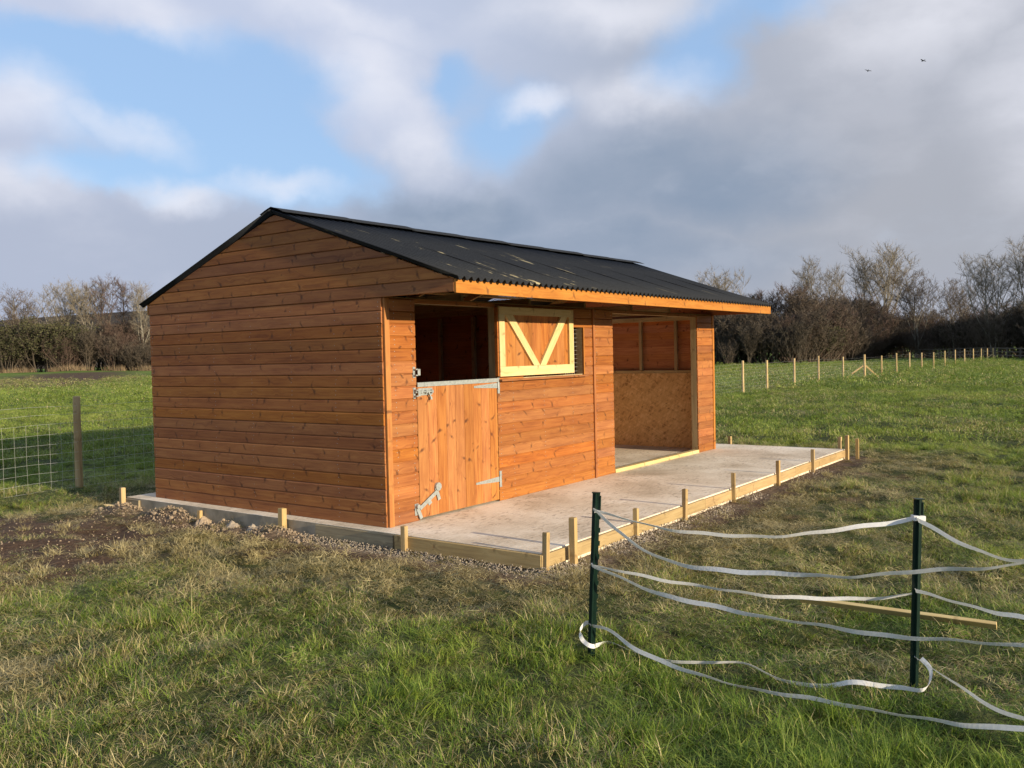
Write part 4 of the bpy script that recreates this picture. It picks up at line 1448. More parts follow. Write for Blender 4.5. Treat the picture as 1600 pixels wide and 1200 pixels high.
# ------------------------------------------------------------------ dark post and rail fence far right
rf = empty('rail_fence', (102, 6, -0.2), 'dark weathered post and rail fence in front of the far right wood', 'fence')
Pa, Pb = Vector((88.0, -8.5, 0)), Vector((172.0, 58.0, 0))
nP = 44
pmesh = MB(); pmesh.box((-0.07, -0.07, -0.2), (0.07, 0.07, 1.32), 0.01); pmesh = pmesh.mesh('post', W['old'])
prev = None
for i in range(nP):
    p = Pa.lerp(Pb, i / (nP - 1)); gz = float(ground_z(p.x, p.y))
    place('post', pmesh, (p.x - 102, p.y - 6, gz + 0.2), (0, 0, 0.6), rf)
    cur = Vector((p.x - 102, p.y - 6, gz + 0.2))
    if prev is not None:
        for hz_ in (0.42, 0.82, 1.22):
            stick('rail', prev + Vector((0, 0, hz_)), cur + Vector((0, 0, hz_)), 0.05, 0.10, W['old'], rf, bev=0)
    prev = cur

# ------------------------------------------------------------------ trees
def grow(seed, height, style):
    """returns (tube segments for trunk, tube segs for crown, twig ribbons) in local coordinates"""
    r = random.Random(seed)
    trunk, limbs, twigs = [], [], []
    # leaders, where they fork (share of height), how wide they open, limbs per leader, limb length, twig counts
    S = dict(
        tall=dict(stems=1, fork=.30, lead=4, open=.36, nb=14, l1=.18, sub=6, tw=12),
        multi=dict(stems=2, fork=.28, lead=3, open=.30, nb=12, l1=.19, sub=6, tw=12),
        fan=dict(stems=2, fork=.20, lead=5, open=.46, nb=11, l1=.20, sub=6, tw=12),
        bush=dict(stems=6, fork=.08, lead=2, open=.85, nb=8, l1=.26, sub=6, tw=8),
        low=dict(stems=8, fork=.05, lead=2, open=1.1, nb=7, l1=.30, sub=6, tw=8))[style]

    def leader(p, dv, length, r0, nseg, curl):
        q = [p]
        for i in range(nseg):
            dv = (dv + Vector((r.gauss(0, .07), r.gauss(0, .07), curl))).normalized()
            q.append(q[-1] + dv * length / nseg)
        return q, [r0 * (1 - .9 * i / nseg) + .008 for i in range(nseg + 1)]

    for s_ in range(S['stems']):
        az_ = s_ * 6.283 / S['stems'] + r.uniform(-.5, .5)
        hs = height * (1.0 if s_ == 0 else r.uniform(.78, .97))
        ln = 0.05 if S['stems'] == 1 else .22 * S['open']
        base = Vector((math.cos(az_) * .12 * (S['stems'] - 1), math.sin(az_) * .12 * (S['stems'] - 1), -0.2))
        r0 = height * (0.0135 if S['stems'] == 1 else 0.0085)
        q0, ra0 = leader(base, Vector((math.cos(az_) * ln, math.sin(az_) * ln, 1)).normalized(), hs * .93, r0, 9, .06)
        trunk.append((q0, ra0, 6))
        leads = [(q0, ra0, 1.0)]
        for k_ in range(S['lead']):
            t = S['fork'] + (.30 * k_ / max(1, S['lead'] - 1))
            fi = t * 9; i0 = int(fi); p = q0[i0].lerp(q0[i0 + 1], fi - i0)
            a = az_ + k_ * 2.3 + r.uniform(-.5, .5)
            o_ = S['open'] * r.uniform(.8, 1.25)
            q1, ra1 = leader(p, Vector((math.cos(a) * o_, math.sin(a) * o_, 1)).normalized(), (hs - p.z) * r.uniform(.80, .98), ra0[i0] * .62, 8, .10)
            trunk.append((q1, ra1, 5)); leads.append((q1, ra1, .8))
        for q, ra, sc_ in leads:
            n_ = len(q) - 1
            for b_i in range(S['nb']):
                t = .26 + .70 * ((b_i + r.random()) / S['nb'])
                if q is q0: t = max(t, S['fork'] + .05)
                fi = t * n_; i0 = min(int(fi), n_ - 1); p = q[i0].lerp(q[i0 + 1], fi - i0)
                ba = b_i * 2.4 + r.uniform(-.7, .7)
                ll = height * S['l1'] * (1.15 - .72 * t) * r.uniform(.7, 1.15)
                sp = r.uniform(.55, 1.0)
                dv = Vector((math.cos(ba) * sp, math.sin(ba) * sp, r.uniform(.35, .85))).normalized()
                lq, lr = leader(p, dv, ll, max(.014, ra[i0] * .42), 4, .10)
                limbs.append((lq, lr, 3))
                for k_ in range(S['sub']):
                    t2 = .15 + .85 * (k_ + r.random()) / S['sub']
                    fj = t2 * 4; j0 = min(int(fj), 3); p2_ = lq[j0].lerp(lq[j0 + 1], fj - j0)
                    d2 = (dv * .8 + Vector((r.gauss(0, .6), r.gauss(0, .6), r.gauss(.25, .35)))).normalized()
                    l2 = height * r.uniform(.045, .095)
                    e2 = p2_ + d2 * l2 * .5; d3 = (d2 + Vector((r.gauss(0, .25), r.gauss(0, .25), .2))).normalized()
                    e3 = e2 + d3 * l2 * .5
                    twigs.append((p2_, e2, .017)); twigs.append((e2, e3, .012))
                    for m2 in range(S['tw']):
                        t3 = r.random()
                        p3 = p2_.lerp(e2, t3 * 2) if t3 < .5 else e2.lerp(e3, t3 * 2 - 1)
                        d4 = (d3 + Vector((r.gauss(0, .6), r.gauss(0, .6), r.gauss(.2, .4)))).normalized()
                        twigs.append((p3, p3 + d4 * height * r.uniform(.022, .055), .009))
    return trunk, limbs, twigs


def ribbon_arrays(twigs, r, wscale=1.0):
    n = len(twigs)
    A = np.array([t[0] for t in twigs]); B = np.array([t[1] for t in twigs]); w = np.array([t[2] for t in twigs]) * wscale
    dd = B - A; dd /= np.linalg.norm(dd, axis=1, keepdims=True) + 1e-9
    rd = r.normal(size=(n, 3)); sd_ = np.cross(dd, rd); sd_ /= np.linalg.norm(sd_, axis=1, keepdims=True) + 1e-9
    V = np.concatenate([A + sd_ * w[:, None], A - sd_ * w[:, None], B], 0)
    i_ = np.arange(n)
    return V, np.stack([i_, i_ + n, i_ + 2 * n], -1)


def tree_meshes(seed, height, style, bark, twigm, wscale=1.0, leaves=0, leafm=None):
    tr, li, tw = grow(seed, height, style)
    b = MB()
    for p, ra, n_ in tr: b.tube(p, ra, n_, False)
    me_t = b.mesh('trunk', bark)
    b = MB()
    for p, ra, n_ in li: b.tube(p, ra, 3, False)
    tris = []
    for f in b.f:
        tris += [(f[0], f[1], f[2]), (f[0], f[2], f[3])] if len(f) == 4 else [f]
    V1 = np.array([tuple(v) for v in b.v]); F1 = np.array(tris)
    rr = np.random.default_rng(seed)
    V2, F2 = ribbon_arrays(tw, rr, wscale)
    V = np.concatenate([V1, V2]); F = np.concatenate([F1, F2 + len(V1)])
    mi = None
    if leaves:
        ends = np.array([t[1] for t in tw])
        pick = ends[rr.integers(0, len(ends), leaves)] + rr.normal(size=(leaves, 3)) * 0.16
        # lower and middle of the bush only carries leaves
        a = rr.normal(size=(leaves, 3)); a /= np.linalg.norm(a, axis=1, keepdims=True)
        c = np.cross(a, rr.normal(size=(leaves, 3))); c /= np.linalg.norm(c, axis=1, keepdims=True)
        sz = rr.uniform(.07, .17, (leaves, 1))
        V3 = np.concatenate([pick + a * sz, pick - a * sz * .5 + c * sz * .6, pick - a * sz * .5 - c * sz * .6], 0)
        i_ = np.arange(leaves); F3 = np.stack([i_, i_ + leaves, i_ + 2 * leaves], -1) + len(V)
        mi = np.concatenate([np.zeros(len(F)), np.ones(leaves)]).astype(np.int32)
        V = np.concatenate([V, V3]); F = np.concatenate([F, F3])
    me_c = np_mesh('crown', V, F, twigm)
    if leaves:
        me_c.materials.append(leafm)
        me_c.polygons.foreach_set('material_index', mi)
    return me_t, me_c


TM = {
    'tall_a': tree_meshes(11, 16, 'tall', BARK_PALE, BARK_TAN, 1.25),
    'tall_b': tree_meshes(12, 16, 'multi', BARK_PALE, BARK_TAN, 1.25),
    'fan_a': tree_meshes(13, 14, 'fan', BARK_PALE, BARK_TAN, 1.2),
    'fan_b': tree_meshes(14, 13, 'fan', BARK_PALE, BARK_BROWN, 1.2),
    'brown': tree_meshes(15, 12, 'multi', BARK_BROWN, BARK_RED, 1.2),
    'bush': tree_meshes(16, 8, 'bush', BARK_BROWN, BARK_BROWN, 1.5),
    'ever': tree_meshes(17, 7, 'bush', BARK_DARK, BARK_DARK, 1.2, 4500, LEAF),
}


def tree(kind, x, y, hgt, label, name='bare_tree', cat='tree', group=None, wide=1.0):
    mt, mc = TM[kind]
    ref = {'tall_a': 16, 'tall_b': 16, 'fan_a': 14, 'fan_b': 13, 'brown': 12, 'bush': 8, 'ever': 7}[kind]
    e = empty(name, (x, y, float(ground_z(x, y)) - 0.1), label, cat, group)
    s_ = hgt / ref
    e.scale = (s_ * wide, s_ * wide, s_)
    e.rotation_euler = (0, 0, random.uniform(0, 6.28))
    link(bpy.data.objects.new('trunk', mt), e)
    link(bpy.data.objects.new('crown', mc), e)
    return e


GR = 'bare trees standing out of the right wood'
tree('fan_a', 103, 40.5, 12.6, 'pale bare tree just showing above the right end of the black roof', group=GR, wide=1.0)
tree('tall_b', 131, 37.5, 15.8, 'pale slender bare tree at the left end of the tall group behind the fence braces', group=GR)
tree('tall_a', 134, 34.2, 14.6, 'thin bare tree in the tall group with a high narrow crown, second from its left', group=GR, wide=.75)
tree('tall_a', 139, 32.0, 15.6, 'thin bare tree left of the tallest one, forked trunk leaning left', group=GR, wide=.8)
tree('fan_a', 141, 28.8, 18.4, 'tallest bare tree of the right wood with a broad round crown', group=GR, wide=1.05)
tree('fan_b', 126, 21.5, 12.6, 'olive grey bare tree, lower and bushy, right of the tallest tree', group=GR)
tree('fan_b', 122, 16.0, 10.8, 'low spreading bare tree between the tallest tree and the right edge group', group=GR)
tree('fan_a', 113.5, 10.4, 13.2, 'bare many stemmed tree at the left of the right edge group', group=GR)
tree('tall_b', 113, 6.8, 14.2, 'dark bare tree cut by the right edge of the view', group=GR)
tree('fan_a', 112, 2.5, 14.0, 'bare tree just outside the right edge of the view', group=GR)
tree('brown', 103, 34.8, 9.6, 'reddish brown bare tree standing closest to the roof end', group=GR)
tree('brown', 104, 31.0, 10.0, 'dark purple brown bare tree between roof end and tall group', group=GR)

GL = 'bare trees along the far left wood'
tree('brown', 53, 133, 13.0, 'brown bare tree at the left edge with a pale trunk', group=GL)
tree('fan_b', 57.5, 129, 12.6, 'bare brown tree second from the left edge, behind the ivy bushes', group=GL)
tree('fan_a', 61.2, 125, 14.0, 'pale bare tree with upswept crown above the dark hill line', group=GL)
tree('fan_a', 63.6, 122, 13.8, 'pale bare tree right of centre in the left wood', group=GL)
tree('brown', 66.0, 118, 14.0, 'tall brown bare tree, second from the stable roof on the left', group=GL)
tree('tall_b', 67.0, 113.5, 12.9, 'bare birch like tree with pale stems right beside the stable eave', group=GL)
GE = 'evergreen bushes in the left wood'
tree('ever', 53.5, 126.5, 8.2, 'dark green ivy bush at the left edge of the view', 'evergreen_bush', 'bush', GE, 1.1)
tree('ever', 57.5, 123.5, 8.6, 'largest dark green ivy bush in the left wood', 'evergreen_bush', 'bush', GE, 1.25)
tree('ever', 60.2, 121.5, 8.0, 'dark green ivy bush right of the largest, left of the stable', 'evergreen_bush', 'bush', GE, 1.1)
tree('ever', 100.5, 26.5, 5.0, 'low dark evergreen bush at the foot of the right wood', 'evergreen_bush', 'bush', GE, 1.3)


# masses of thicket: one object each, geometry nodes scattering shrub meshes
def hidden_protos(name, meshes):
    c = bpy.data.collections.new(name)
    for i, me_ in enumerate(meshes):
        c.objects.link(bpy.data.objects.new('%s_%02d' % (name, i), me_))
    return c


def scatter(name, pts, rot, scl, idx, coll, label, attrs=None, tilt=None, cat=None):
    """points become instances of the meshes of coll; one object"""
    me_ = bpy.data.meshes.new(name)
    n = len(pts)
    me_.vertices.add(n)
    me_.vertices.foreach_set('co', np.asarray(pts, np.float32).ravel())
    ar = me_.attributes.new('rot', 'FLOAT_VECTOR', 'POINT'); ar.data.foreach_set('vector', np.asarray(rot, np.float32).ravel())
    ar = me_.attributes.new('scl', 'FLOAT_VECTOR', 'POINT'); ar.data.foreach_set('vector', np.asarray(scl, np.float32).ravel())
    ar = me_.attributes.new('idx', 'INT', 'POINT'); ar.data.foreach_set('value', np.asarray(idx, np.int32))
    for k_, v in (attrs or {}).items():
        set_attr(me_, k_, 'POINT', v)
    o = link(bpy.data.objects.new(name, me_))
    tag(o, label, cat, kind='stuff')
    ng = bpy.data.node_groups.new(name + '_scatter', 'GeometryNodeTree')
    ng.interface.new_socket('Geometry', in_out='INPUT', socket_type='NodeSocketGeometry')
    ng.interface.new_socket('Geometry', in_out='OUTPUT', socket_type='NodeSocketGeometry')
    N = ng.nodes; K = ng.links
    gi = N.new('NodeGroupInput'); go = N.new('NodeGroupOutput')
    mp = N.new('GeometryNodeMeshToPoints')
    ip = N.new('GeometryNodeInstanceOnPoints')
    ci = N.new('GeometryNodeCollectionInfo')
    ci.inputs['Collection'].default_value = coll
    ci.inputs['Separate Children'].default_value = True
    ci.inputs['Reset Children'].default_value = True
    ip.inputs['Pick Instance'].default_value = True
    def na(nm, dt):
        a = N.new('GeometryNodeInputNamedAttribute'); a.data_type = dt; a.inputs['Name'].default_value = nm
        return a.outputs[0]
    K.new(gi.outputs[0], mp.inputs[0]); K.new(mp.outputs[0], ip.inputs['Points'])
    K.new(ci.outputs[0], ip.inputs['Instance'])
    K.new(na('idx', 'INT'), ip.inputs['Instance Index'])
    er = N.new('FunctionNodeEulerToRotation'); K.new(na('rot', 'FLOAT_VECTOR'), er.inputs[0])
    K.new(er.outputs[0], ip.inputs['Rotation'])
    K.new(na('scl', 'FLOAT_VECTOR'), ip.inputs['Scale'])
    K.new(ip.outputs[0], go.inputs[0])
    md = o.modifiers.new('scatter', 'NODES'); md.node_group = ng
    return o


def merged(seed, hgt, style, m, ws, leaves=0, leafm=None):
    a, b_ = tree_meshes(seed, hgt, style, m, m, ws, leaves, leafm)
    Va = np.empty(len(a.vertices) * 3); a.vertices.foreach_get('co', Va); Va = Va.reshape(-1, 3)
    Fa = []
    for p in a.polygons:
        v = p.vertices
        Fa += [(v[0], v[1], v[2]), (v[0], v[2], v[3])]
    Vb = np.empty(len(b_.vertices) * 3); b_.vertices.foreach_get('co', Vb); Vb = Vb.reshape(-1, 3)
    Fb = np.empty(len(b_.polygons) * 3, np.int32); b_.loops.foreach_get('vertex_index', Fb); Fb = Fb.reshape(-1, 3)
    return np_mesh('shrub', np.concatenate([Va, Vb]), np.concatenate([np.array(Fa), Fb + len(Va)]), m)


sh = [merged(31, 8, 'bush', BARK_BROWN, 1.6), merged(32, 8, 'bush', BARK_RED, 1.6), merged(33, 8, 'fan', BARK_DARK, 1.8),
      merged(34, 7, 'low', BARK_DARK, 1.9), merged(35, 8, 'fan', BARK_BROWN, 1.5), merged(36, 7, 'low', BARK_BROWN, 1.8)]
shc = hidden_protos('shrub', sh)


def belt(name, line, depth, n, hlo, hhi, mixw, label, seed):
    r = np.random.default_rng(seed)
    line = np.array(line, float)
    seg = np.linalg.norm(np.diff(line, axis=0), axis=1); cum = np.concatenate([[0], np.cumsum(seg)])
    t = r.uniform(0, cum[-1], n)
    k_ = np.clip(np.searchsorted(cum, t) - 1, 0, len(seg) - 1)
    f = (t - cum[k_]) / seg[k_]
    base = line[k_] * (1 - f[:, None]) + line[k_ + 1] * f[:, None]
    away = base - np.array([CAM[0], CAM[1]]); away /= np.linalg.norm(away, axis=1, keepdims=True)
    dep = r.uniform(0, 1, n) ** 1.2 * depth
    P = base + away * dep[:, None]
    z = ground_z(P[:, 0], P[:, 1]) - 0.2
    hgt = (hlo + (hhi - hlo) * (dep / depth) ** 0.7) * r.uniform(.75, 1.15, n) * (0.8 + 0.4 * vnoise(P[:, 0], P[:, 1], 9.0))
    s_ = hgt / 8.0
    rot = np.stack([np.zeros(n), np.zeros(n), r.uniform(0, 6.28, n)], -1)
    idx = r.choice(6, n, p=mixw)
    wide = r.uniform(.9, 1.3, n)
    return scatter(name, np.stack([P[:, 0], P[:, 1], z], -1), rot, np.stack([s_ * wide, s_ * wide, s_], -1), idx, shc, label)


belt('thicket', [(88, 44), (91.5, 33), (94, 27), (108, 26), (128, 27.5)], 16, 190, 4.5, 8.8, (.18, .24, .2, .18, .1, .1), 'dense dark brown leafless thicket at the right behind the wire fence', 5)
belt('woodland', [(160, 46), (128, 22), (106, 5), (96, -4), (88, -16)], 16, 170, 4.5, 7.6, (.2, .08, .22, .22, .12, .16), 'dark leafless undergrowth along the far right rail fence', 6)
belt('coppice', [(20, 150), (45, 135), (56, 125), (66, 108), (72, 98), (80, 85), (84, 62), (88, 45)], 18, 300, 4.5, 8.6, (.24, .12, .14, .16, .18, .16), 'brown leafless wood along the far left side of the field', 8)

# tall dead grass at the foot of the left wood
def reed(seed):
    r = np.random.default_rng(seed); n = 70
    tw = []
    for i in range(n):
        a = Vector((r.uniform(-.9, .9), r.uniform(-.35, .35), 0)); tw.append((a, a + Vector((r.normal(0, .2), r.normal(0, .2), r.uniform(.5, 1.2))), .02))
    V, F = ribbon_arrays(tw, r)
    return np_mesh('reed', V, F, STRAWM)
rc = hidden_protos('reed', [reed(1), reed(2)])
r = np.random.default_rng(12)
n = 95
t = r.uniform(0, 1, n)
line = np.array([(42, 134), (55, 123.5), (66, 106), (72, 95)], float)
tt_ = t * 3; k_ = np.minimum(tt_.astype(int), 2); f = tt_ - k_
P = line[k_] * (1 - f[:, None]) + line[k_ + 1] * f[:, None] + r.normal(0, .8, (n, 2))
scatter('dead_grass', np.stack([P[:, 0], P[:, 1], ground_z(P[:, 0], P[:, 1])], -1), np.stack([np.zeros(n), np.zeros(n), r.uniform(-1.2, -.6, n)], -1),
        np.repeat(r.uniform(.6, 1.15, (n, 1)), 3, 1), r.integers(0, 2, n), rc, 'pale dead grass at the foot of the far left wood')


# ------------------------------------------------------------------ grass
def tuft(seed, n, rad, lmin, lmax, bend, flat_, width, segs=3):
    """a patch of blades; attributes rnd (per blade) and tip (along it)"""
    r = np.random.default_rng(seed)
    ang = r.uniform(0, 2 * np.pi, n); rr = rad * np.sqrt(r.uniform(0, 1, n))
    bx, by = rr * np.cos(ang), rr * np.sin(ang)
    la = r.uniform(0, 2 * np.pi, n)
    Ln = r.uniform(lmin, lmax, n) * (0.6 + 0.4 * r.random(n))
    t0 = np.clip(r.normal(flat_, 0.28, n), 0.02, 1.45)       # initial lean from vertical
    bd = r.normal(bend, 0.35, n)
    w = width * r.uniform(.6, 1.2, n)
    rows = []
    x, y, z = bx.copy(), by.copy(), np.full(n, -0.02)
    th = t0.copy()
    sx, sy = -np.sin(la), np.cos(la)
    for s_ in range(segs + 1):
        ww = w * (1 - (s_ / segs) ** 1.6) * (0.75 if s_ == 0 else 1.0)
        rows.append((np.stack([x + sx * ww / 2, y + sy * ww / 2, z], -1), np.stack([x - sx * ww / 2, y - sy * ww / 2, z], -1)))
        if s_ < segs:
            dl_ = Ln / segs
            x = x + np.cos(la) * np.sin(th) * dl_; y = y + np.sin(la) * np.sin(th) * dl_
            z = np.maximum(z + np.cos(th) * dl_, 0.002)
            th = np.clip(th + bd / segs, -0.2, 1.9)
    V, tip, F = [], [], []
    ids = []
    for s_ in range(segs):
        V += [rows[s_][0], rows[s_][1]]; tip += [np.full(2 * n, s_ / segs)]; ids += [np.arange(n), np.arange(n)]
    V.append((rows[segs][0] + rows[segs][1]) / 2); tip.append(np.full(n, 1.0)); ids.append(np.arange(n))
    V = np.concatenate(V); tip = np.concatenate(tip); ids = np.concatenate(ids)
    i_ = np.arange(n)
    for s_ in range(segs):
        a, b_ = 2 * s_ * n + i_, (2 * s_ + 1) * n + i_
        if s_ < segs - 1:
            c, d_ = 2 * (s_ + 1) * n + i_, (2 * s_ + 3) * n + i_
            F += [np.stack([a, b_, d_], -1), np.stack([a, d_, c], -1)]
        else:
            c = 2 * segs * n + i_
            F += [np.stack([a, b_, c], -1)]
    me_ = np_mesh('tuft', V, np.concatenate(F), GRASS, True)
    set_attr(me_, 'rnd', 'POINT', r.random(n)[ids])
    set_attr(me_, 'tip', 'POINT', tip)
    return me_


protos = []
for i in range(4): protos.append(tuft(100 + i, 90, 0.070, 0.08, 0.19, 1.25, 0.60, 0.0044))        # 0-3 lush tufts
for i in range(4): protos.append(tuft(110 + i, 120, 0.12, 0.035, 0.095, 0.9, 0.80, 0.0038))         # 4-7 short sward
for i in range(4): protos.append(tuft(120 + i, 100, 0.13, 0.045, 0.115, 0.3, 1.25, 0.0036, 3))       # 8-11 trampled flat
for i in range(4): protos.append(tuft(130 + i, 130, 0.30, 0.06, 0.15, 0.8, 0.55, 0.012, 2))       # 12-15 farther field
for i in range(3): protos.append(tuft(140 + i, 160, 0.75, 0.08, 0.20, 0.7, 0.55, 0.034, 2))       # 16-18 far field
gc = hidden_protos('tuft', protos)
a0 = math.atan2(Fv.x, Fv.y)


def wedge(seed, r0, r1, dens, half=0.85):
    r = np.random.default_rng(seed)
    n = int(half * (r1 * r1 - r0 * r0) * dens)
    rr = np.sqrt(r.uniform(r0 * r0, r1 * r1, n)); aa = a0 + r.uniform(-half, half, n)
    x = CAM[0] + rr * np.sin(aa); y = CAM[1] + rr * np.cos(aa)
    ok = slab_dist(x, y) > 0.06
    return x[ok], y[ok], rr[ok], r


GP = dict(p=[], rot=[], scl=[], idx=[], dry=[], tint=[], far=[])


def add_grass(seed, r0, r1, dens, kindf, hscale=1.0, farv=0.0):
    x, y, rr, r = wedge(seed, r0, r1, dens)
    mud = mud_f(x, y); dry = dry_f(x, y)
    keep = r.random(len(x)) > np.clip(mud * 1.2 - 0.12, 0, 0.93)
    x, y, rr, mud, dry = x[keep], y[keep], rr[keep], mud[keep], dry[keep]
    n = len(x)
    idx = kindf(x, y, mud, dry, r)
    z = ground_z(x, y)
    tuss = fbm(x - 3, y + 7, 0.62, 3)
    hs = hscale * (0.30 + 1.85 * np.clip(tuss - 0.27, 0, 1)) * (1 - 0.45 * np.clip(dry, 0, 1)) * (1 - .3 * mud)
    hs = hs * r.uniform(.75, 1.25, n)
    ws = r.uniform(.85, 1.2, n)
    # gentle common lean, as wind-laid grass
    lean = 0.6 * (vnoise(x, y, 1.5) - 0.5)
    GP['p'].append(np.stack([x, y, z], -1))
    GP['rot'].append(np.stack([lean + r.normal(0, .2, n), 0.6 * (vnoise(x + 50, y, 1.2) - .5) + r.normal(0, .2, n), r.uniform(0, 6.28, n)], -1))
    GP['scl'].append(np.stack([ws, ws, hs], -1))
    GP['idx'].append(idx); GP['dry'].append(np.clip(dry + 0.5 * mud, 0, 1)); GP['tint'].append(np.clip(fbm(x + 20, y - 20, 2.2, 3) * 1.5 - .25 + r.normal(0, .12, n), 0, 1))
    GP['far'].append(np.full(n, farv))


def near_kind(x, y, mud, dry, r):
    n = len(x)
    u = r.random(n)
    tus = fbm(x - 3, y + 7, 0.62, 3)
    lush = (u < np.clip((tus - 0.30) * 2.2, 0.1, .85) * (1 - dry) * 1.1)
    flat_ = (~lush) & (r.random(n) < np.clip(dry * 1.1 + .3, 0, .95))
    return np.where(lush, r.integers(0, 4, n), np.where(flat_, r.integers(8, 12, n), r.integers(4, 8, n)))


add_grass(1, 2.2, 9.0, 165, near_kind)
add_grass(2, 9.0, 17.0, 85, near_kind)
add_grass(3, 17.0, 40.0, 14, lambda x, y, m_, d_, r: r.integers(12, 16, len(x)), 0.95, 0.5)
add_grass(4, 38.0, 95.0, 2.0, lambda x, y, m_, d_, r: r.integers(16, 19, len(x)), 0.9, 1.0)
G = {k_: np.concatenate(v) for k_, v in GP.items()}
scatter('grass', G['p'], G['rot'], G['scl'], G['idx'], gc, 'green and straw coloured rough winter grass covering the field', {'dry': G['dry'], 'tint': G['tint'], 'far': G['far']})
print('grass instances', len(G['p']))


# ------------------------------------------------------------------ rubble, clods
def stone(seed, m):
    import bmesh
    r = random.Random(seed)
    bm = bmesh.new(); bmesh.ops.create_icosphere(bm, subdivisions=1, radius=1)
    for v in bm.verts: v.co *= r.uniform(.65, 1.15); v.co.z *= .75
    me_ = bpy.data.meshes.new('stone'); bm.to_mesh(me_); bm.free(); me_.materials.append(m)
    return me_


stc = hidden_protos('stone', [stone(i, RUBBLE) for i in range(4)])
r = np.random.default_rng(21)
pts, scl = [], []
def heap(xf, n, smin, smax, spread, zoff=0.0):
    for _ in range(n):
        x, y = xf(r); off = abs(r.normal(0, spread))
        pts.append((x, y, off)); scl.append(r.uniform(smin, smax) * (0.5 if off > spread else 1))
P_, S_ = [], []
for _ in range(5200):      # along the front edging
    x = r.uniform(-0.25, 7.6); off = abs(r.normal(0, .11)); y = SY0 - 0.04 - off
    if vnoise(x, 0, .5) * (1.1 - x * .13) < r.uniform(.15, .75): continue
    s_ = r.uniform(.003, .011) * (1 if r.random() > .05 else 2.0)
    P_.append((x, y, float(ground_z(x, y)) + max(0, .055 - off * .35) * r.random())); S_.append(s_)
for _ in range(2000):      # gravel under the near left edging
    y = r.uniform(-1.85, 0.9); off = abs(r.normal(0, .07)); x = SX0 - 0.04 - off
    s_ = r.uniform(.003, .010)
    P_.append((x, y, float(ground_z(x, y)) + max(0, .045 - off * .4) * r.random())); S_.append(s_)
P_ = np.array(P_); S_ = np.array(S_)
scatter('gravel', P_, r.uniform(0, 6.28, (len(P_), 3)), S_[:, None] * r.uniform(.7, 1.3, (len(P_), 3)), r.integers(0, 4, len(P_)), stc, 'grey concrete crumbs and gravel spilt along the slab edging')
clc = hidden_protos('clod', [stone(i + 10, CLOD) for i in range(4)])
P_, S_ = [], []
for _ in range(1700):
    y = r.uniform(0.7, 4.3); off = abs(r.normal(0, .16)); x = SX0 - 0.05 - off
    if vnoise(y * 2, 3, .7) < .25: continue
    s_ = r.uniform(.003, .013) * (1 if r.random() > .03 else 2.2)
    P_.append((x, y, float(ground_z(x, y)) + max(0, .075 - off * .3) * r.random() * vnoise(y, 9, .35))); S_.append(s_)
for _ in range(1300):
    x = r.normal(-1.6, 1.3); y = r.normal(3.2, 1.7)
    if slab_dist(x, y) < .1 or float(mud_f(x, y)) < r.uniform(.2, .8): continue
    P_.append((x, y, float(ground_z(x, y)) + .002)); S_.append(r.uniform(.003, .012))
P_ = np.array(P_); S_ = np.array(S_)
scatter('soil_clods', P_, r.uniform(0, 6.28, (len(P_), 3)), S_[:, None] * r.uniform(.7, 1.3, (len(P_), 3)), r.integers(0, 4, len(P_)), clc, 'lumps of pale dug soil heaped against the gable side of the slab')
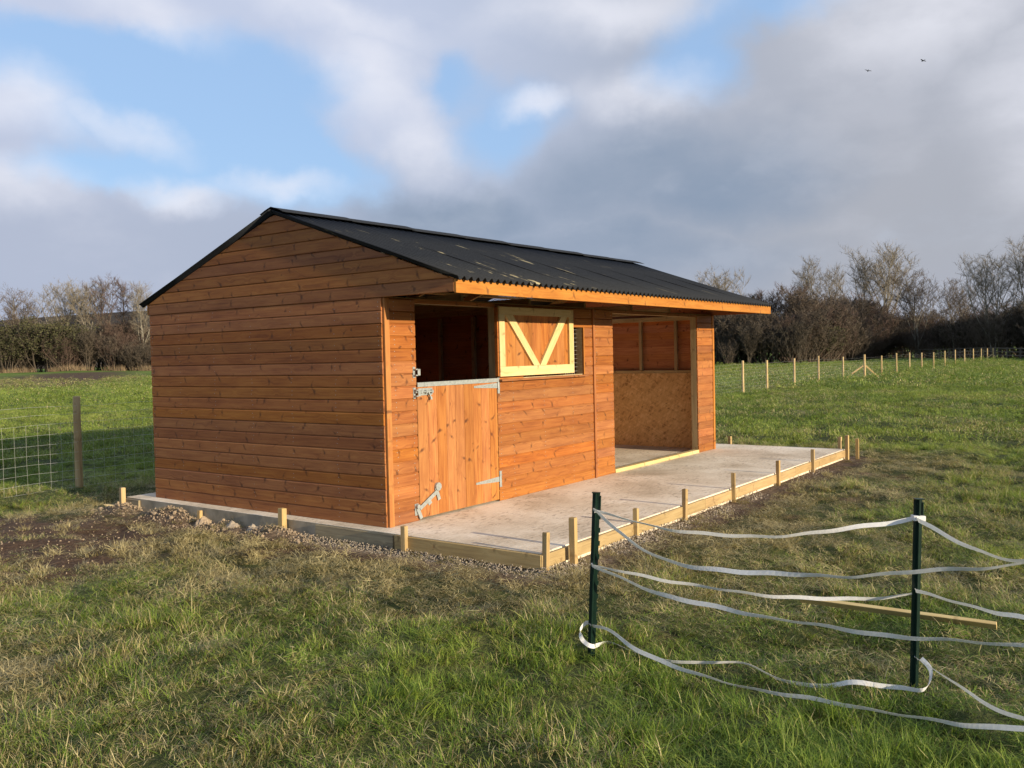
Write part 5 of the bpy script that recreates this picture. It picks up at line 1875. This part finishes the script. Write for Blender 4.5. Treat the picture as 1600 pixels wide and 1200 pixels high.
# the lumps of set concrete that stand up beside the squat stake
import bmesh
for (x, y, s_, lab) in ((-0.27, 1.92, .058, 'upright lump of crumbled concrete left of the squat stake'), (-0.30, 1.55, .066, 'pointed lump of crumbled concrete right beside the squat stake'),
                        (-0.30, 2.35, .07, 'rounded lump of dug soil beside the shortest stake')):
    bm = bmesh.new(); bmesh.ops.create_icosphere(bm, subdivisions=3, radius=1)
    for v in bm.verts:
        q = v.co.copy()
        v.co *= 0.8 + 0.45 * (vnoise(q.x * 3 + x * 9, q.y * 3 + q.z * 2, .8)) + .12 * vnoise(q.x * 9, q.z * 9 + q.y * 5, .7)
        v.co.z *= 1.0 - .35 * math.hypot(v.co.x, v.co.y)
    me_ = bpy.data.meshes.new('concrete_lump'); bm.to_mesh(me_); bm.free(); me_.materials.append(RUBBLE if 'concrete' in lab else CLOD)
    o = link(bpy.data.objects.new('concrete_lump' if 'concrete' in lab else 'soil_lump', me_)); o.scale = (s_, s_ * 1.2, s_ * 1.05); o.location = (x, y, GZ + 0.01); o.rotation_euler = (0, 0, random.uniform(0, 3))
    tag(o, lab, 'lump', 'lumps along the gable side of the slab')

# ------------------------------------------------------------------ birds
for (P0, hd, lab) in (((57.6, 10.33, 20.16), 0.4, 'black bird flying on the left of the two, lower'), ((62.0, 7.77, 21.4), 0.9, 'black bird flying higher on the right of the two')):
    import bmesh
    b = MB()
    b.tube([(-.22, 0, 0), (-.12, 0, .0), (0, 0, .01), (.10, 0, .01), (.16, 0, .015), (.21, 0, .01)], [.015, .035, .05, .042, .026, .004], 8)
    for sg in (-1, 1):
        b.add([(.08, sg * .03, .02), (-.07, sg * .03, .015), (.06, sg * .17, .07), (-.08, sg * .18, .065), (-.05, sg * .34, .03), (-.10, sg * .30, .03),
               (.08, sg * .03, .012), (-.07, sg * .03, .008), (.06, sg * .17, .062), (-.08, sg * .18, .058)],
              [(0, 1, 3, 2), (2, 3, 5, 4), (6, 8, 9, 7), (8, 4, 5, 9), (0, 2, 8, 6), (2, 4, 8), (1, 7, 9, 3), (3, 9, 5)])
    b.add([(-.2, -.01, 0), (-.2, .01, 0), (-.33, .05, 0), (-.33, -.05, 0), (-.2, 0, .008)], [(0, 1, 2, 3), (0, 4, 3), (1, 2, 4), (4, 2, 3)])
    o = b.build('bird', BLACK); o.location = P0; o.rotation_euler = (0.3, 0.1, hd); o.scale = (.7, .7, .7)
    tag(o, lab, 'bird', 'birds in flight')
